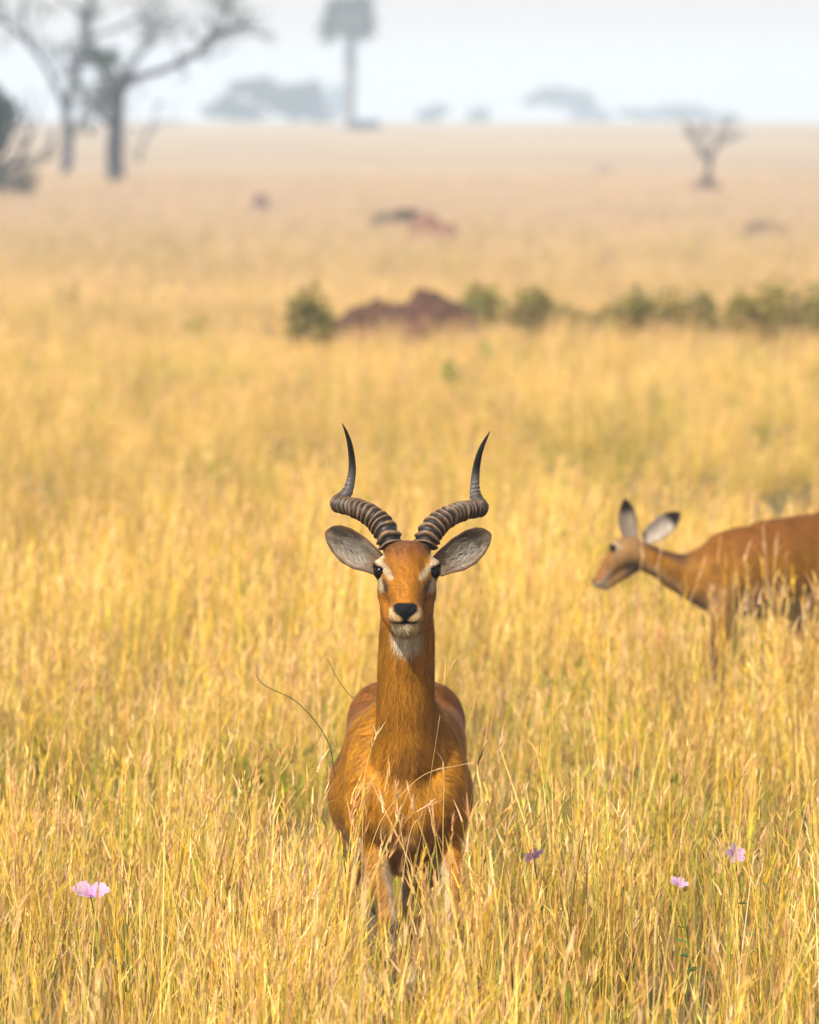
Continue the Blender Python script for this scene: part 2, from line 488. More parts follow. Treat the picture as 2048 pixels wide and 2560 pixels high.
def build_grass():
    coll = bpy.data.collections.new('grass_clumps')
    kinds = ['tall'] * 7 + ['leafy'] * 5 + ['short'] * 4 + ['green'] * 4
    for i, k in enumerate(kinds):
        ob = bpy.data.objects.new('clump_%02d' % i, make_clump(100 + i, k))
        ob.data.materials.append(M_GRASS)
        coll.objects.link(ob)
    rg = np.random.default_rng(3)
    bands = [('tall_grass', 'golden dry tall grass around the antelopes', 16.0, 62, 9.0, 1.0),
             ('middle_grass', 'golden dry grass between the antelopes and the red mound', 62, 135, 7.5, .66),
             ('distant_grass', 'pale dry grass beyond the red mound', 135, 420, 2.6, .68)]
    for name, label, y0, y1, dens, sc in bands:
        hw = lambda y: .115 * y + 2.2
        wmax = hw(y1)
        n = int((y1 - y0) * 2 * wmax * dens)
        y = rg.uniform(y0, y1, n); x = rg.uniform(-wmax, wmax, n)
        k = np.abs(x) < hw(y)
        x, y = x[k], y[k]
        # thinner right where the buck stands
        kk = np.ones(len(x), bool)
        near = (np.abs(x + .01) < .24) & (y > 23.6) & (y < 26.1)
        kk &= ~(near & (rg.random(len(x)) < .4))
        if y0 < 50:                          # the sward opens here and there
            kk &= rg.random(len(x)) < np.where(y < 24.8, .72, .45) + .75 * sstep(.38, .6, fbm(x * 2.2 + 5, y * 1.1, 61))
        mound = ((x - P(1022, 830, 107)[0]) / .95) ** 2 + ((y - 107.4) / .7) ** 2 < 1
        kk &= ~mound
        x, y = x[kk], y[kk]
        n = len(x)
        g = fbm(x * .9, y * .35, 11)          # patches of greener growth
        h = fbm(x * .5 + 9, y * .22, 21)       # patches of taller growth
        pr = rg.random(n)
        vid = np.where(pr < .45 + .3 * (h - .5), rg.integers(0, 7, n), np.where(pr < .8, rg.integers(7, 12, n), rg.integers(12, 16, n)))
        isg = rg.random(n) < np.clip((g - .5) * 2.6 + .16, 0.05, .7) * (1.15 if y0 < 60 else .95 if y0 < 100 else .4)
        vid = np.where(isg, rg.integers(16, 20, n), vid)
        s = sc * rg.uniform(.8, 1.18, n) * (.82 + .36 * h)
        if y0 < 50: s = s * (1 - .38 * sstep(40, 62, y))
        s = s * (1 + .40 * sstep(.85, 1.15, x) * sstep(34.5, 35.3, y) * sstep(37.9, 37.0, y))
        infront = (y < 25.2) & (np.abs(x) < .35)
        s = np.where(infront, s * 1.04, s)
        sw = s * (1 + .4 * sstep(60, 100, y))
        scl = np.stack([sw * rg.choice([-1, 1], n, p=[.2, .8]), sw, s * rg.uniform(.88, 1.12, n)], 1)
        rot = np.stack([rg.normal(0, .05, n), rg.normal(.04, .06, n), rg.normal(0, .9, n)], 1)
        tv = fbm(x * .35, y * .12, 31)
        bright = rg.uniform(.70, 1.20, n) * (.76 + .5 * tv)
        tint = np.stack([bright, bright * rg.uniform(.94, 1.05, n), bright * rg.uniform(.85, 1.1, n)], 1)
        if y1 > 300:
            keepf = rg.random(n) < sstep(430, 250, y)
        else: keepf = np.ones(n, bool)
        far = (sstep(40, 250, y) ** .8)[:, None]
        tint = tint * (1 - far) + far * np.array([.77, .87, 2.0]) * (.3 * bright + .7)[:, None]  # bleached far grass, with the haze's paling also put into its tint
        pts = np.stack([x, y, gz(x, y) - .01], 1)
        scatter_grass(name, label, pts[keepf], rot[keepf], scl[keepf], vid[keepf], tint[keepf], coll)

# ------------------------------------------------------------------ implicit-surface modelling for the animals
class Field:
    def __init__(s, lo, hi, h):
        s.h = h; s.lo = np.array(lo, float)
        s.ax = [np.arange(lo[i], hi[i] + h, h, dtype=np.float32) for i in range(3)]
        s.D = np.full([len(a) for a in s.ax], .25, np.float32)
    def _sub(s, lo, hi):
        sl = []
        for i in range(3):
            a = int(np.clip(np.searchsorted(s.ax[i], lo[i]), 0, len(s.ax[i]) - 1))
            b = int(np.clip(np.searchsorted(s.ax[i], hi[i]), a + 1, len(s.ax[i])))
            sl.append(slice(a, b))
        X = s.ax[0][sl[0]][:, None, None]; Y = s.ax[1][sl[1]][None, :, None]; Z = s.ax[2][sl[2]][None, None, :]
        return tuple(sl), X, Y, Z
    def _put(s, sl, d, k, cut):
        a = s.D[sl]
        if cut:
            h = np.maximum(k - np.abs(a + d), 0) / k
            s.D[sl] = np.maximum(a, -d) + h * h * k * .25
        else:
            h = np.maximum(k - np.abs(a - d), 0) / k
            s.D[sl] = np.minimum(a, d) - h * h * k * .25
    def ell(s, c, r, k=.03, rot=None, cut=False, mirror=False):
        c = np.asarray(c, float); r = np.asarray(r, float)
        if mirror:
            s.ell(c * [-1, 1, 1], r, k, None if rot is None else (rot[0], -rot[1], -rot[2]), cut)
        m = r.max() + k * 1.3 + .03
        sl, X, Y, Z = s._sub(c - m, c + m)
        x, y, z = X - c[0], Y - c[1], Z - c[2]
        if rot is not None:
            R = np.array(Matrix.Rotation(rot[2], 3, 'Z') @ Matrix.Rotation(rot[1], 3, 'Y') @ Matrix.Rotation(rot[0], 3, 'X')).T
            x, y, z = R[0, 0] * x + R[0, 1] * y + R[0, 2] * z, R[1, 0] * x + R[1, 1] * y + R[1, 2] * z, R[2, 0] * x + R[2, 1] * y + R[2, 2] * z
        k0 = np.sqrt((x / r[0]) ** 2 + (y / r[1]) ** 2 + (z / r[2]) ** 2) + 1e-6
        k1 = np.sqrt((x / r[0] ** 2) ** 2 + (y / r[1] ** 2) ** 2 + (z / r[2] ** 2) ** 2) + 1e-6
        s._put(sl, (k0 * (k0 - 1) / k1).astype(np.float32), k, cut)
    def cone(s, a, b, ra, rb, k=.03, mirror=False, cut=False):
        a = np.asarray(a, float); b = np.asarray(b, float)
        if mirror: s.cone(a * [-1, 1, 1], b * [-1, 1, 1], ra, rb, k, False, cut)
        m = max(ra, rb) + k * 1.3 + .03
        sl, X, Y, Z = s._sub(np.minimum(a, b) - m, np.maximum(a, b) + m)
        d = b - a; l2 = d.dot(d) + 1e-9
        t = np.clip(((X - a[0]) * d[0] + (Y - a[1]) * d[1] + (Z - a[2]) * d[2]) / l2, 0, 1)
        dd = np.sqrt((X - a[0] - t * d[0]) ** 2 + (Y - a[1] - t * d[1]) ** 2 + (Z - a[2] - t * d[2]) ** 2) - (ra + (rb - ra) * t)
        s._put(sl, dd.astype(np.float32), k, cut)
    def chain(s, pts, rad, k=.03, mirror=False):
        P_ = np.asarray(pts, float)
        if mirror: s.chain(P_ * [-1, 1, 1], rad, k)
        # resample to a smooth curve so the joints do not show
        n = (len(P_) - 1) * 4 + 1
        c = catmull(np.column_stack([P_, rad]), n) if len(P_) > 2 else np.column_stack([P_, rad])
        m = max(rad) + k * 1.3 + .03
        sl, X, Y, Z = s._sub(c[:, :3].min(0) - m, c[:, :3].max(0) + m)
        best = None
        for i in range(len(c) - 1):
            a, b = c[i, :3], c[i + 1, :3]; ra, rb = c[i, 3], c[i + 1, 3]
            d = b - a; l2 = d.dot(d) + 1e-9
            t = np.clip(((X - a[0]) * d[0] + (Y - a[1]) * d[1] + (Z - a[2]) * d[2]) / l2, 0, 1)
            dd = np.sqrt((X - a[0] - t * d[0]) ** 2 + (Y - a[1] - t * d[1]) ** 2 + (Z - a[2] - t * d[2]) ** 2) - (ra + (rb - ra) * t)
            best = dd if best is None else np.minimum(best, dd)
        s._put(sl, best.astype(np.float32), k, False)
    def mesh(s):
        D = s.D; h = s.h
        nx, ny, nz = D.shape
        ins = D < 0
        cnt = np.zeros((nx - 1, ny - 1, nz - 1), np.int8)
        for i in (0, 1):
            for j in (0, 1):
                for k in (0, 1):
                    cnt += ins[i:nx - 1 + i, j:ny - 1 + j, k:nz - 1 + k]
        I, J, K = np.nonzero((cnt > 0) & (cnt < 8))
        cor = [(i, j, k) for i in (0, 1) for j in (0, 1) for k in (0, 1)]
        val = np.stack([D[I + a, J + b, K + c] for a, b, c in cor], 1)
        acc = np.zeros((len(I), 3)); w = np.zeros(len(I))
        for p in range(8):
            for q in range(p + 1, 8):
                df = np.array(cor[q]) - np.array(cor[p])
                if np.abs(df).sum() != 1: continue
                a, b = val[:, p], val[:, q]
                m = (a < 0) != (b < 0)
                t = np.where(m, a / np.where(m, a - b, 1), 0)
                acc += np.where(m[:, None], np.array(cor[p]) + t[:, None] * df, 0); w += m
        V = (np.stack([I, J, K], 1) + acc / w[:, None]) * h + np.array([s.ax[0][0], s.ax[1][0], s.ax[2][0]])
        idx = np.full((nx - 1, ny - 1, nz - 1), -1, np.int32); idx[I, J, K] = np.arange(len(I))
        quads = []
        for ax in range(3):
            sl0 = [slice(None)] * 3; sl1 = [slice(None)] * 3
            sl0[ax] = slice(0, -1); sl1[ax] = slice(1, None)
            A, B = ins[tuple(sl0)], ins[tuple(sl1)]
            e = np.nonzero(A != B)
            o = [a for a in range(3) if a != ax]
            ok = (e[o[0]] > 0) & (e[o[1]] > 0) & (e[o[0]] < D.shape[o[0]] - 1) & (e[o[1]] < D.shape[o[1]] - 1)
            e = [q[ok] for q in e]
            def g(d0, d1):
                z = [q.copy() for q in e]; z[o[0]] -= d0; z[o[1]] -= d1
                return idx[z[0], z[1], z[2]]
            q = np.stack([g(0, 0), g(1, 0), g(1, 1), g(0, 1)], 1)
            flip = A[tuple(e)]
            if ax == 1: flip = ~flip
            q = np.where(flip[:, None], q, q[:, ::-1])
            quads.append(q)
        Q = np.vstack(quads)
        return V, Q[(Q >= 0).all(1)]

def vert_normals(V, Q):
    n = np.cross(V[Q[:, 2]] - V[Q[:, 0]], V[Q[:, 3]] - V[Q[:, 1]])
    out = np.zeros_like(V)
    for k in range(Q.shape[1]): np.add.at(out, Q[:, k], n)
    return out / (np.linalg.norm(out, axis=1)[:, None] + 1e-12)

def relax(V, Q, it=2, f=.4):
    for _ in range(it):
        acc = np.zeros_like(V); w = np.zeros(len(V))
        for a, b in ((0, 1), (1, 2), (2, 3), (3, 0)):
            np.add.at(acc, Q[:, a], V[Q[:, b]]); np.add.at(acc, Q[:, b], V[Q[:, a]])
            np.add.at(w, Q[:, a], 1); np.add.at(w, Q[:, b], 1)
        V = V + f * (acc / w[:, None] - V)
    return V

def blend(C, mask, col):
    m = np.clip(mask, 0, 1)[:, None]
    return C * (1 - m) + np.asarray(col) * m

def seg_dist(p, a, b):
    a = np.asarray(a, float); b = np.asarray(b, float); d = b - a
    t = np.clip(((p - a) @ d) / (d @ d + 1e-12), 0, 1)
    return np.linalg.norm(p - a - t[:, None] * d, axis=1)

def path_dist(p, pts):
    return np.min([seg_dist(p, pts[i], pts[i + 1]) for i in range(len(pts) - 1)], axis=0)

def make_fur(name, V, Q, Nn, C, flow, length, count, width, lift, rg, parent, keep=None):
    """short hairs laid along the coat as thin tapering slivers"""
    c = V[Q]
    area = np.linalg.norm(np.cross(c[:, 2] - c[:, 0], c[:, 3] - c[:, 1]), axis=1)
    cen = c.mean(1)
    pw = area * (1 if keep is None else keep(cen))
    f = rg.choice(len(Q), count, p=pw / pw.sum())
    uv = rg.random((count, 2))
    p = (c[f, 0] * ((1 - uv[:, 0]) * (1 - uv[:, 1]))[:, None] + c[f, 1] * (uv[:, 0] * (1 - uv[:, 1]))[:, None]
         + c[f, 2] * (uv[:, 0] * uv[:, 1])[:, None] + c[f, 3] * ((1 - uv[:, 0]) * uv[:, 1])[:, None])
    n = Nn[Q[f, 0]]; col = C[Q[f]].mean(1)
    d = flow(p) + rg.normal(0, .22, (count, 3))
    d = d - n * (d * n).sum(1)[:, None]; d /= np.linalg.norm(d, axis=1)[:, None] + 1e-9
    L = length(p) * rg.uniform(.6, 1.3, count)
    lf = lift * rg.uniform(.3, 1.6, count)
    tip = p + d * L[:, None] + n * (L * lf)[:, None]
    s = np.cross(n, d)
    p0 = p + n * .0004
    VV = np.stack([p0 + s * (width / 2), p0 - s * (width / 2), tip], 1).reshape(-1, 3)
    FF = np.arange(count * 3).reshape(-1, 3)
    # slow clumping of tone so that locks show
    tone = rg.uniform(.62, 1.32, count)[:, None] * (0.42 + .95 * fbm(p[:, 0] * 150 + p[:, 1] * 60, p[:, 2] * 18 + p[:, 1] * 30, 5)[:, None] + .2 * fbm(p[:, 0] * 30, p[:, 2] * 12 + p[:, 1] * 12, 8)[:, None])
    CC = np.repeat(np.clip(col * tone, 0, 1), 3, axis=0)
    CC.reshape(-1, 3, 3)[:, 2] *= 1.08
    NN = np.repeat(n, 3, axis=0)
    me = new_mesh(name, VV, FF, CC, True, NN)
    return add(name, me, M_FUR, parent, kind='stuff')

def ear_shell(root, tip, up, facing, wu, wd, cup, thick, NU=26, NV=15):
    """cupped leaf-shaped ear; wu/wd: (u,width) tables of the upper and lower edge. Returns V,F,u,v,side"""
    root = np.asarray(root, float); tip = np.asarray(tip, float)
    ax = tip - root; L = np.linalg.norm(ax); ax /= L
    up = up - ax * np.dot(up, ax); up /= np.linalg.norm(up)
    fn = np.cross(ax, up)
    if np.dot(fn, facing) < 0: fn = -fn
    U = np.linspace(0, 1, NU); Vv = np.linspace(-1, 1, NV)
    uu, vv = np.meshgrid(U, Vv, indexing='ij')
    a = np.interp(uu, *zip(*wu)); b = np.interp(uu, *zip(*wd))
    acr = np.where(vv > 0, vv * a, vv * b)
    wm = (a + b) * .5
    dep = -cup * wm * (1 - np.abs(vv) ** 1.8) * sstep(1.02, .6, uu)
    front = root + ax * (uu * L)[..., None] + up * acr[..., None] + fn * dep[..., None]
    edge = sstep(1, .75, np.abs(vv)) * sstep(1.0, .93, uu)
    back = front - fn * (thick * (.25 + .75 * edge))[..., None]
    V = np.vstack([front.reshape(-1, 3), back.reshape(-1, 3)])
    n = NU * NV; Q = []
    for i in range(NU - 1):
        for j in range(NV - 1):
            q = [i * NV + j, (i + 1) * NV + j, (i + 1) * NV + j + 1, i * NV + j + 1]
            Q.append(q); Q.append([n + k for k in q[::-1]])
    rim = [(i * NV) for i in range(NU)] + [((NU - 1) * NV + j) for j in range(1, NV)] + [(i * NV + NV - 1) for i in range(NU - 2, -1, -1)]
    for k in range(len(rim) - 1):
        Q.append([rim[k], n + rim[k], n + rim[k + 1], rim[k + 1]])
    Q = np.array(Q)
    # make the front faces look along the facing side
    q0 = Q[0]; nn = np.cross(V[q0[1]] - V[q0[0]], V[q0[2]] - V[q0[0]])
    if np.dot(nn, fn) < 0: Q = Q[:, ::-1]
    side = np.repeat([1, 0], n)
    return V, Q, np.tile(uu.ravel(), 2), np.tile(vv.ravel(), 2), side

def sphere(c, r, nu=20, nv=12):
    c = np.asarray(c, float)
    V = [c + np.array([0, 0, r])]; F = []
    for i in range(1, nv):
        th = math.pi * i / nv
        for j in range(nu):
            ph = 2 * math.pi * j / nu
            V.append(c + r * np.array([math.sin(th) * math.cos(ph), math.sin(th) * math.sin(ph), math.cos(th)]))
    V.append(c - np.array([0, 0, r])); e = len(V) - 1
    for j in range(nu):
        F.append((0, 1 + j, 1 + (j + 1) % nu)); F.append((e, e - nu + (j + 1) % nu, e - nu + j))
    for i in range(nv - 2):
        for j in range(nu):
            a = 1 + i * nu + j; b = 1 + i * nu + (j + 1) % nu
            F.append((a, a + nu, b + nu, b))
    return np.array(V), F

# ------------------------------------------------------------------ the buck
BUCK_Y = 25.0
BUCK = np.array([(1015 - 1024) / FPX * BUCK_Y, BUCK_Y, 0.0])

def LP(x, y, my):
    """photograph pixel at depth my behind the buck's forefeet, in the buck's own coordinates"""
    return P(x, y, BUCK_Y + my) - BUCK

def HC(cx, cy, my):
    """the same from the coordinates of an enlargement of the head (1711 px = 500 px)"""
    return LP(780 + cx * .2922, 1030 + cy * .2922, my)

def build_buck():
    rg = np.random.default_rng(12)
    root = add('antelope', None, None, loc=BUCK, label='male antelope with ridged curved horns standing head-on, staring ahead', cat='antelope')
    hx = .003
    f = Field((-.30, -.32, -.01), (.30, 1.16, 1.44), .0055)
    # trunk
    f.ell((0, .37, .71), (.155, .28, .225), .03)
    f.ell((-.016, .56, .635), (.205, .30, .205), .05)
    f.ell((.0, .80, .72), (.140, .25, .185), .06)
    f.cone((.062, .72, .858), (.068, .90, .838), .084, .090, .04, mirror=True)
    f.cone((0, .18, .885), (0, .75, .875), .052, .05, .05)
    f.cone((.082, .42, .79), (.078, .72, .82), .080, .085, .05, mirror=True)
    # shoulders and brisket
    f.chain([(.056, .25, .890), (.098, .17, .76), (.108, .13, .62), (.106, .14, .55)], [.040, .062, .058, .042], .018, mirror=True)
    f.ell((0, .135, .645), (.104, .110, .145), .03)
    f.cone((0, .09, .60), (0, .26, .50), .075, .075, .05)
    # hollows between neck and shoulders, points of the shoulders
    f.ell((.096, .085, .655), (.044, .045, .075), .025, mirror=True)
    f.cone((.092, .075, .90), (.052, .005, .67), .016, .016, .03, mirror=True, cut=True)
    f.cone((0, -.01, .72), (0, .03, .56), .012, .014, .03, cut=True)
    # neck
    f.chain([(hx, .035, 1.235), (hx, .05, 1.12), (0, .065, 1.00), (0, .072, .88), (0, .095, .775)],
            [.068, .0755, .0785, .081, .083], .028)
    f.cone((0, .10, .80), (0, .125, .66), .072, .075, .05)
    f.chain([(hx, .075, 1.22), (0, .125, 1.02), (0, .19, .88)], [.060, .069, .076], .02)
    # legs: forelegs
    f.chain([(-.112, .14, .60), (-.098, .15, .53), (-.068, .08, .43), (-.050, .035, .31), (-.045, .03, .09), (-.045, .0, .035)],
            [.048, .033, .022, .0225, .017, .026], .022)
    f.chain([(.114, .14, .60), (.120, .15, .53), (.128, .08, .43), (.134, .035, .31), (.143, .03, .09), (.145, .0, .035)],
            [.048, .033, .022, .0225, .017, .026], .022)
    f.ell((-.051, .033, .315), (.025, .028, .033), .015)
    f.ell((.134, .033, .315), (.025, .028, .033), .015)
    # hind legs
    f.chain([(-.075, .84, .74), (-.112, .72, .56), (-.112, .86, .40), (-.100, .985, .32), (-.090, .95, .18), (-.105, .93, .03)],
            [.095, .086, .052, .032, .022, .026], .035)
    f.chain([(.075, .84, .74), (.100, .72, .56), (.06, .88, .40), (.02, 1.0, .32), (.02, .98, .18), (.025, .96, .03)],
            [.095, .080, .052, .032, .022, .026], .035)
    # head
    f.ell((hx, .01, 1.312), (.070, .085, .068), .03)
    f.ell((hx, -.03, 1.335), (.058, .05, .042), .02)
    f.cone((hx, -.03, 1.288), (hx, -.155, 1.218), .066, .046, .03)
    f.ell((hx + .040, -.035, 1.255), (.040, .07, .050), .025); f.ell((hx - .040, -.035, 1.255), (.040, .07, .050), .025)
    f.ell((hx, -.188, 1.190), (.0475, .040, .036), .02)
    f.ell((hx + .022, -.205, 1.178), (.026, .026, .020), .012); f.ell((hx - .022, -.205, 1.178), (.026, .026, .020), .012)
    f.cone((hx, -.165, 1.152), (hx, -.055, 1.172), .026, .048, .02)
    f.cone((hx - .028, -.06, 1.19), (hx - .032, -.03, 1.225), .041, .045, .02); f.cone((hx + .028, -.06, 1.19), (hx + .032, -.03, 1.225), .041, .045, .02)
    f.cone((hx - .028, -.06, 1.188), (hx - .018, -.10, 1.162), .041, .036, .02); f.cone((hx + .028, -.06, 1.188), (hx + .018, -.10, 1.162), .041, .036, .02)
    f.ell((hx, -.178, 1.149), (.035, .034, .020), .014)
    f.ell((hx, -.222, 1.201), (.033, .018, .019), .010)
    # orbits
    for s in (-1, 1):
        f.ell((hx + s * .065, -.032, 1.304), (.029, .036, .030), .018)
        f.ell((hx + s * .070, -.042, 1.3175), (.023, .031, .010), .010)      # brow
        f.ell((hx + s * .083, -.054, 1.2965), (.0225, .0205, .0160), .006, cut=True)
        f.ell((hx + s * .052, -.085, 1.262), (.005, .014, .010), .008, cut=True)   # tear pit
        f.ell((hx + s * .0175, -.241, 1.203), (.0085, .012, .0065), .004, cut=True)  # nostril
        f.cone((hx + s * .035, .02, 1.352), (hx + s * .045, .03, 1.365), .028, .024, .015)  # horn pedicle
    f.cone((hx, -.236, 1.188), (hx, -.230, 1.170), .0025, .0025, .003, cut=True)
    f.cone((hx - .034, -.205, 1.166), (hx, -.226, 1.163), .003, .0035, .004, cut=True)
    f.cone((hx + .034, -.205, 1.166), (hx, -.226, 1.163), .003, .0035, .004, cut=True)
    V, Q = f.mesh()
    V = relax(V, Q, 2, .35)
    Nn = vert_normals(V, Q)
    x, y, z = V[:, 0] - hx, V[:, 1], V[:, 2]
    ax = np.abs(x)
    nz = Nn[:, 2]; ny = Nn[:, 1]
    C = np.tile([.285, .122, .007], (len(V), 1))
    # body tones
    C = blend(C, sstep(.66, .84, z) * sstep(.35, .6, y), (.17, .062, .011))
    C = blend(C, sstep(.62, .48, z) * sstep(.15, .4, y) * .8, (.40, .25, .10))
    C = blend(C, sstep(-.3, -.85, nz) * sstep(.62, .5, z) * sstep(.36, .44, z) * sstep(.2, .5, y), (.50, .43, .33))
    C = blend(C, sstep(.63, .54, z) * sstep(.40, .46, z) * sstep(.2, .05, y) * sstep(.10, .06, ax) * .7, (.20, .115, .045))
    neck = sstep(.78, .88, z) * sstep(1.22, 1.12, z) * sstep(.3, .15, y)
    C = blend(C, neck * .8, (.215, .090, .005))
    C = blend(C, sstep(.10, .02, np.hypot(ax * 1.0, (z - .745))) * sstep(.1, .0, y) * .55, (.12, .048, .012))
    # uneven locks of darker and lighter hair
    strk = fbm(V[:, 0] * 55 + V[:, 1] * 25, V[:, 2] * 9 + V[:, 1] * 14, 71)
    pat = fbm(V[:, 0] * 11 + 3, V[:, 2] * 8 + V[:, 1] * 6, 75)
    C = C * (.42 + .75 * strk + .42 * pat)[:, None]
    # legs
    leg = sstep(.46, .38, z)
    C = blend(C, leg * .6, (.24, .12, .04))
    C = blend(C, leg * sstep(.5, .9, y) * .7, (.40, .33, .25))
    fore = (y < .3)
    C = blend(C, leg * fore * sstep(-.5, -.85, ny) * sstep(.34, .30, z) * .8, (.02, .014, .012))
    C = blend(C, leg * (~fore) * sstep(.2, -.6, ny) * sstep(.30, .26, z) * .85, (.03, .02, .016))
    C = blend(C, sstep(.12, .09, z) * sstep(.05, .07, z), (.34, .29, .22))
    # throat patch
    d = np.hypot(x / .046, (z - 1.113) / .050)
    C = blend(C, sstep(1.15, .6, d) * sstep(.06, .0, y), (.38, .335, .26))
    # head
    head = sstep(1.125, 1.15, z) * sstep(.10, .04, y)
    front = sstep(.25, -.25, ny)
    C = blend(C, head, (.185, .070, .004))
    C = blend(C, head * sstep(.03, .0, ax) * sstep(1.33, 1.27, z) * .6, (.26, .105, .010))
    C = blend(C, head * sstep(1.325, 1.36, z) * sstep(.06, .02, ax) * .85, (.125, .040, .003))
    C = blend(C, sstep(1.340, 1.376, z + .25 * ax + .012 * (fbm(V[:, 0] * 120, V[:, 2] * 30, 4) - .5)) * sstep(.12, .05, y) * .8, (.085, .034, .012))
    xz = np.stack([ax, z], 1)
    br = path_dist(xz, [(.072, 1.338), (.080, 1.320), (.064, 1.309), (.051, 1.294), (.042, 1.281)]) + .09 * np.maximum(0, 1.306 - z) * 1.0
    C = blend(C, head * sstep(.0125, .006, br) * sstep(.06, .02, y) * .92, (.31, .25, .165))
    und = path_dist(xz, [(.082, 1.275), (.072, 1.262), (.066, 1.250)])
    C = blend(C, head * sstep(.017, .008, und) * sstep(.02, -.02, y) * .95, (.31, .24, .14))
    tear = path_dist(xz, [(.062, 1.272), (.056, 1.258), (.054, 1.248)])
    C = blend(C, head * sstep(.009, .004, tear) * sstep(.0, -.03, y), (.05, .025, .012))
    eyer = np.sqrt((ax - .082) ** 2 + (y + .050) ** 2 + (z - 1.297) ** 2)
    C = blend(C, head * sstep(.029, .021, eyer), (.007, .005, .004))
    C = blend(C, head * sstep(.078, .088, ax) * sstep(-.035, -.015, y) * sstep(1.33, 1.31, z) * .8, (.06, .03, .015))
    # muzzle
    mz = head * sstep(-.165, -.195, y)
    C = blend(C, mz * sstep(1.212, 1.190, z) * .85, (.31, .20, .085))
    rimn = np.hypot((ax) / .046, (z - 1.196) / .034)
    C = blend(C, mz * sstep(1.1, .9, rimn) * sstep(1.214, 1.196, z) * .5, (.36, .26, .14))
    C = blend(C, head * sstep(1.166, 1.160, z) * sstep(-.125, -.16, y) * sstep(.056, .040, ax), (.40, .33, .22))
    C = blend(C, head * sstep(1.150, 1.134, z) * sstep(-.06, -.12, y) * .6, (.22, .15, .08))
    # nose leather: broad at the nostrils, tapering to the lip
    wn = np.interp(z, [1.155, 1.164, 1.170, 1.182, 1.196, 1.212, 1.220], [.012, .019, .005, .014, .0315, .0325, .020]) - .004 * sstep(.006, 0, ax) * sstep(1.212, 1.22, z)
    C = blend(C, sstep(.0035, -.0015, ax - wn) * sstep(1.2225, 1.2175, z) * sstep(1.157, 1.161, z) * sstep(-.200, -.208, y), (.0035, .0035, .005))
    mouth = path_dist(xz, [(0, 1.1630), (.024, 1.1640), (.038, 1.169)])
    C = blend(C, head * sstep(.0042, .0018, mouth) * sstep(-.175, -.19, y) * sstep(.045, .02, ax), (.004, .003, .004))
    inn = sstep(.52, .46, z) * (y < .3) * np.where(V[:, 0] > .045, sstep(-.1, -.7, Nn[:, 0]), sstep(.1, .7, Nn[:, 0]))
    C = blend(C, inn * .8, (.40, .33, .24))
    # nothing alive is quite symmetrical: the muzzle sits a few millimetres off the midline
    V = V + np.stack([-.0045 * sstep(-.04, -.2, y) * sstep(1.10, 1.14, z), 0 * y, 0 * y], 1)
    nb = len(V)
    # ears, rooted in the skull
    k = .2922 / 900
    wu = [(0, 85 * k), (.15, 108 * k), (.43, 140 * k), (.69, 140 * k), (.84, 118 * k), (.93, 84 * k), (.98, 48 * k), (1, 14 * k)]
    wd = [(0, 95 * k), (.15, 112 * k), (.34, 150 * k), (.56, 156 * k), (.76, 122 * k), (.88, 84 * k), (.95, 52 * k), (1, 14 * k)]
    parts_V, parts_Q, parts_C, parts_N = [V], [Q], [C], [Nn]
    off = nb; ears = []
    for sgn, rt, tp in ((-1, (590, 1320), (118, 1020)), (1, (1060, 1330), (1532, 1040))):
        r0 = HC(*rt, .035); t0 = HC(*tp, .05)
        ev, eq, eu, vv, side = ear_shell(r0, t0, np.array([0, 0, 1.0]), np.array([0, -1.0, .05]), wu, wd, .42, .010)
        en = vert_normals(ev, eq)
        inner = np.tile([.34, .27, .20], (len(ev), 1))
        st = fbm(eu * 5 + 3, vv * 9 + eu * 6, 41 + sgn)
        inner *= (.06 + 1.35 * st)[:, None]
        inner = blend(inner, sstep(.5, .62, fbm(eu * 3.2 + 1.7 * sgn, vv * 2.4, 77)) * .75, (.13, .10, .08))
        inner = blend(inner, sstep(.2, .0, np.hypot((eu - .45) * 1.2, (vv - .2) * .35)) * .5, (.40, .35, .28))
        inner = blend(inner, sstep(.1, .5, vv) * sstep(.35, .6, eu) * .85, (.055, .04, .03))
        inner = blend(inner, sstep(.22, .05, np.abs(vv + .30 - .25 * (eu - .5))) * sstep(.25, .4, eu) * sstep(.85, .7, eu) * .85, (.04, .03, .025))
        inner = blend(inner, sstep(.12, .03, np.abs(vv - .12 - .5 * (.6 - eu))) * sstep(.15, .3, eu) * sstep(.72, .55, eu) * .7, (.36, .31, .25))
        inner = blend(inner, sstep(.14, .04, np.abs(vv + .68)) * sstep(.2, .35, eu) * sstep(.95, .8, eu) * .6, (.40, .34, .26))
        inner = blend(inner, sstep(.30, .0, eu) * .6, (.20, .12, .06))
        inner = blend(inner, sstep(.74, .92, np.abs(vv)) * .85, (.085, .045, .025))
        inner = blend(inner, sstep(.90, .97, eu) * .85, (.085, .045, .025))
        inner = inner * .70
        outer = np.tile([.24, .10, .03], (len(ev), 1))
        cc = np.where(side[:, None] > 0, inner, outer)
        ears.append((ev, eq[((side[eq] > 0) & (np.abs(vv[eq]) < .85) & (eu[eq] < .9)).all(1)], en, cc, r0, t0)); parts_V.append(ev); parts_Q.append(eq + off); parts_C.append(cc); parts_N.append(en); off += len(ev)
    VA, QA, CA = np.vstack(parts_V), np.vstack(parts_Q), np.vstack(parts_C)
    add('body', new_mesh('body', VA, QA, CA, True), M_COAT, root)
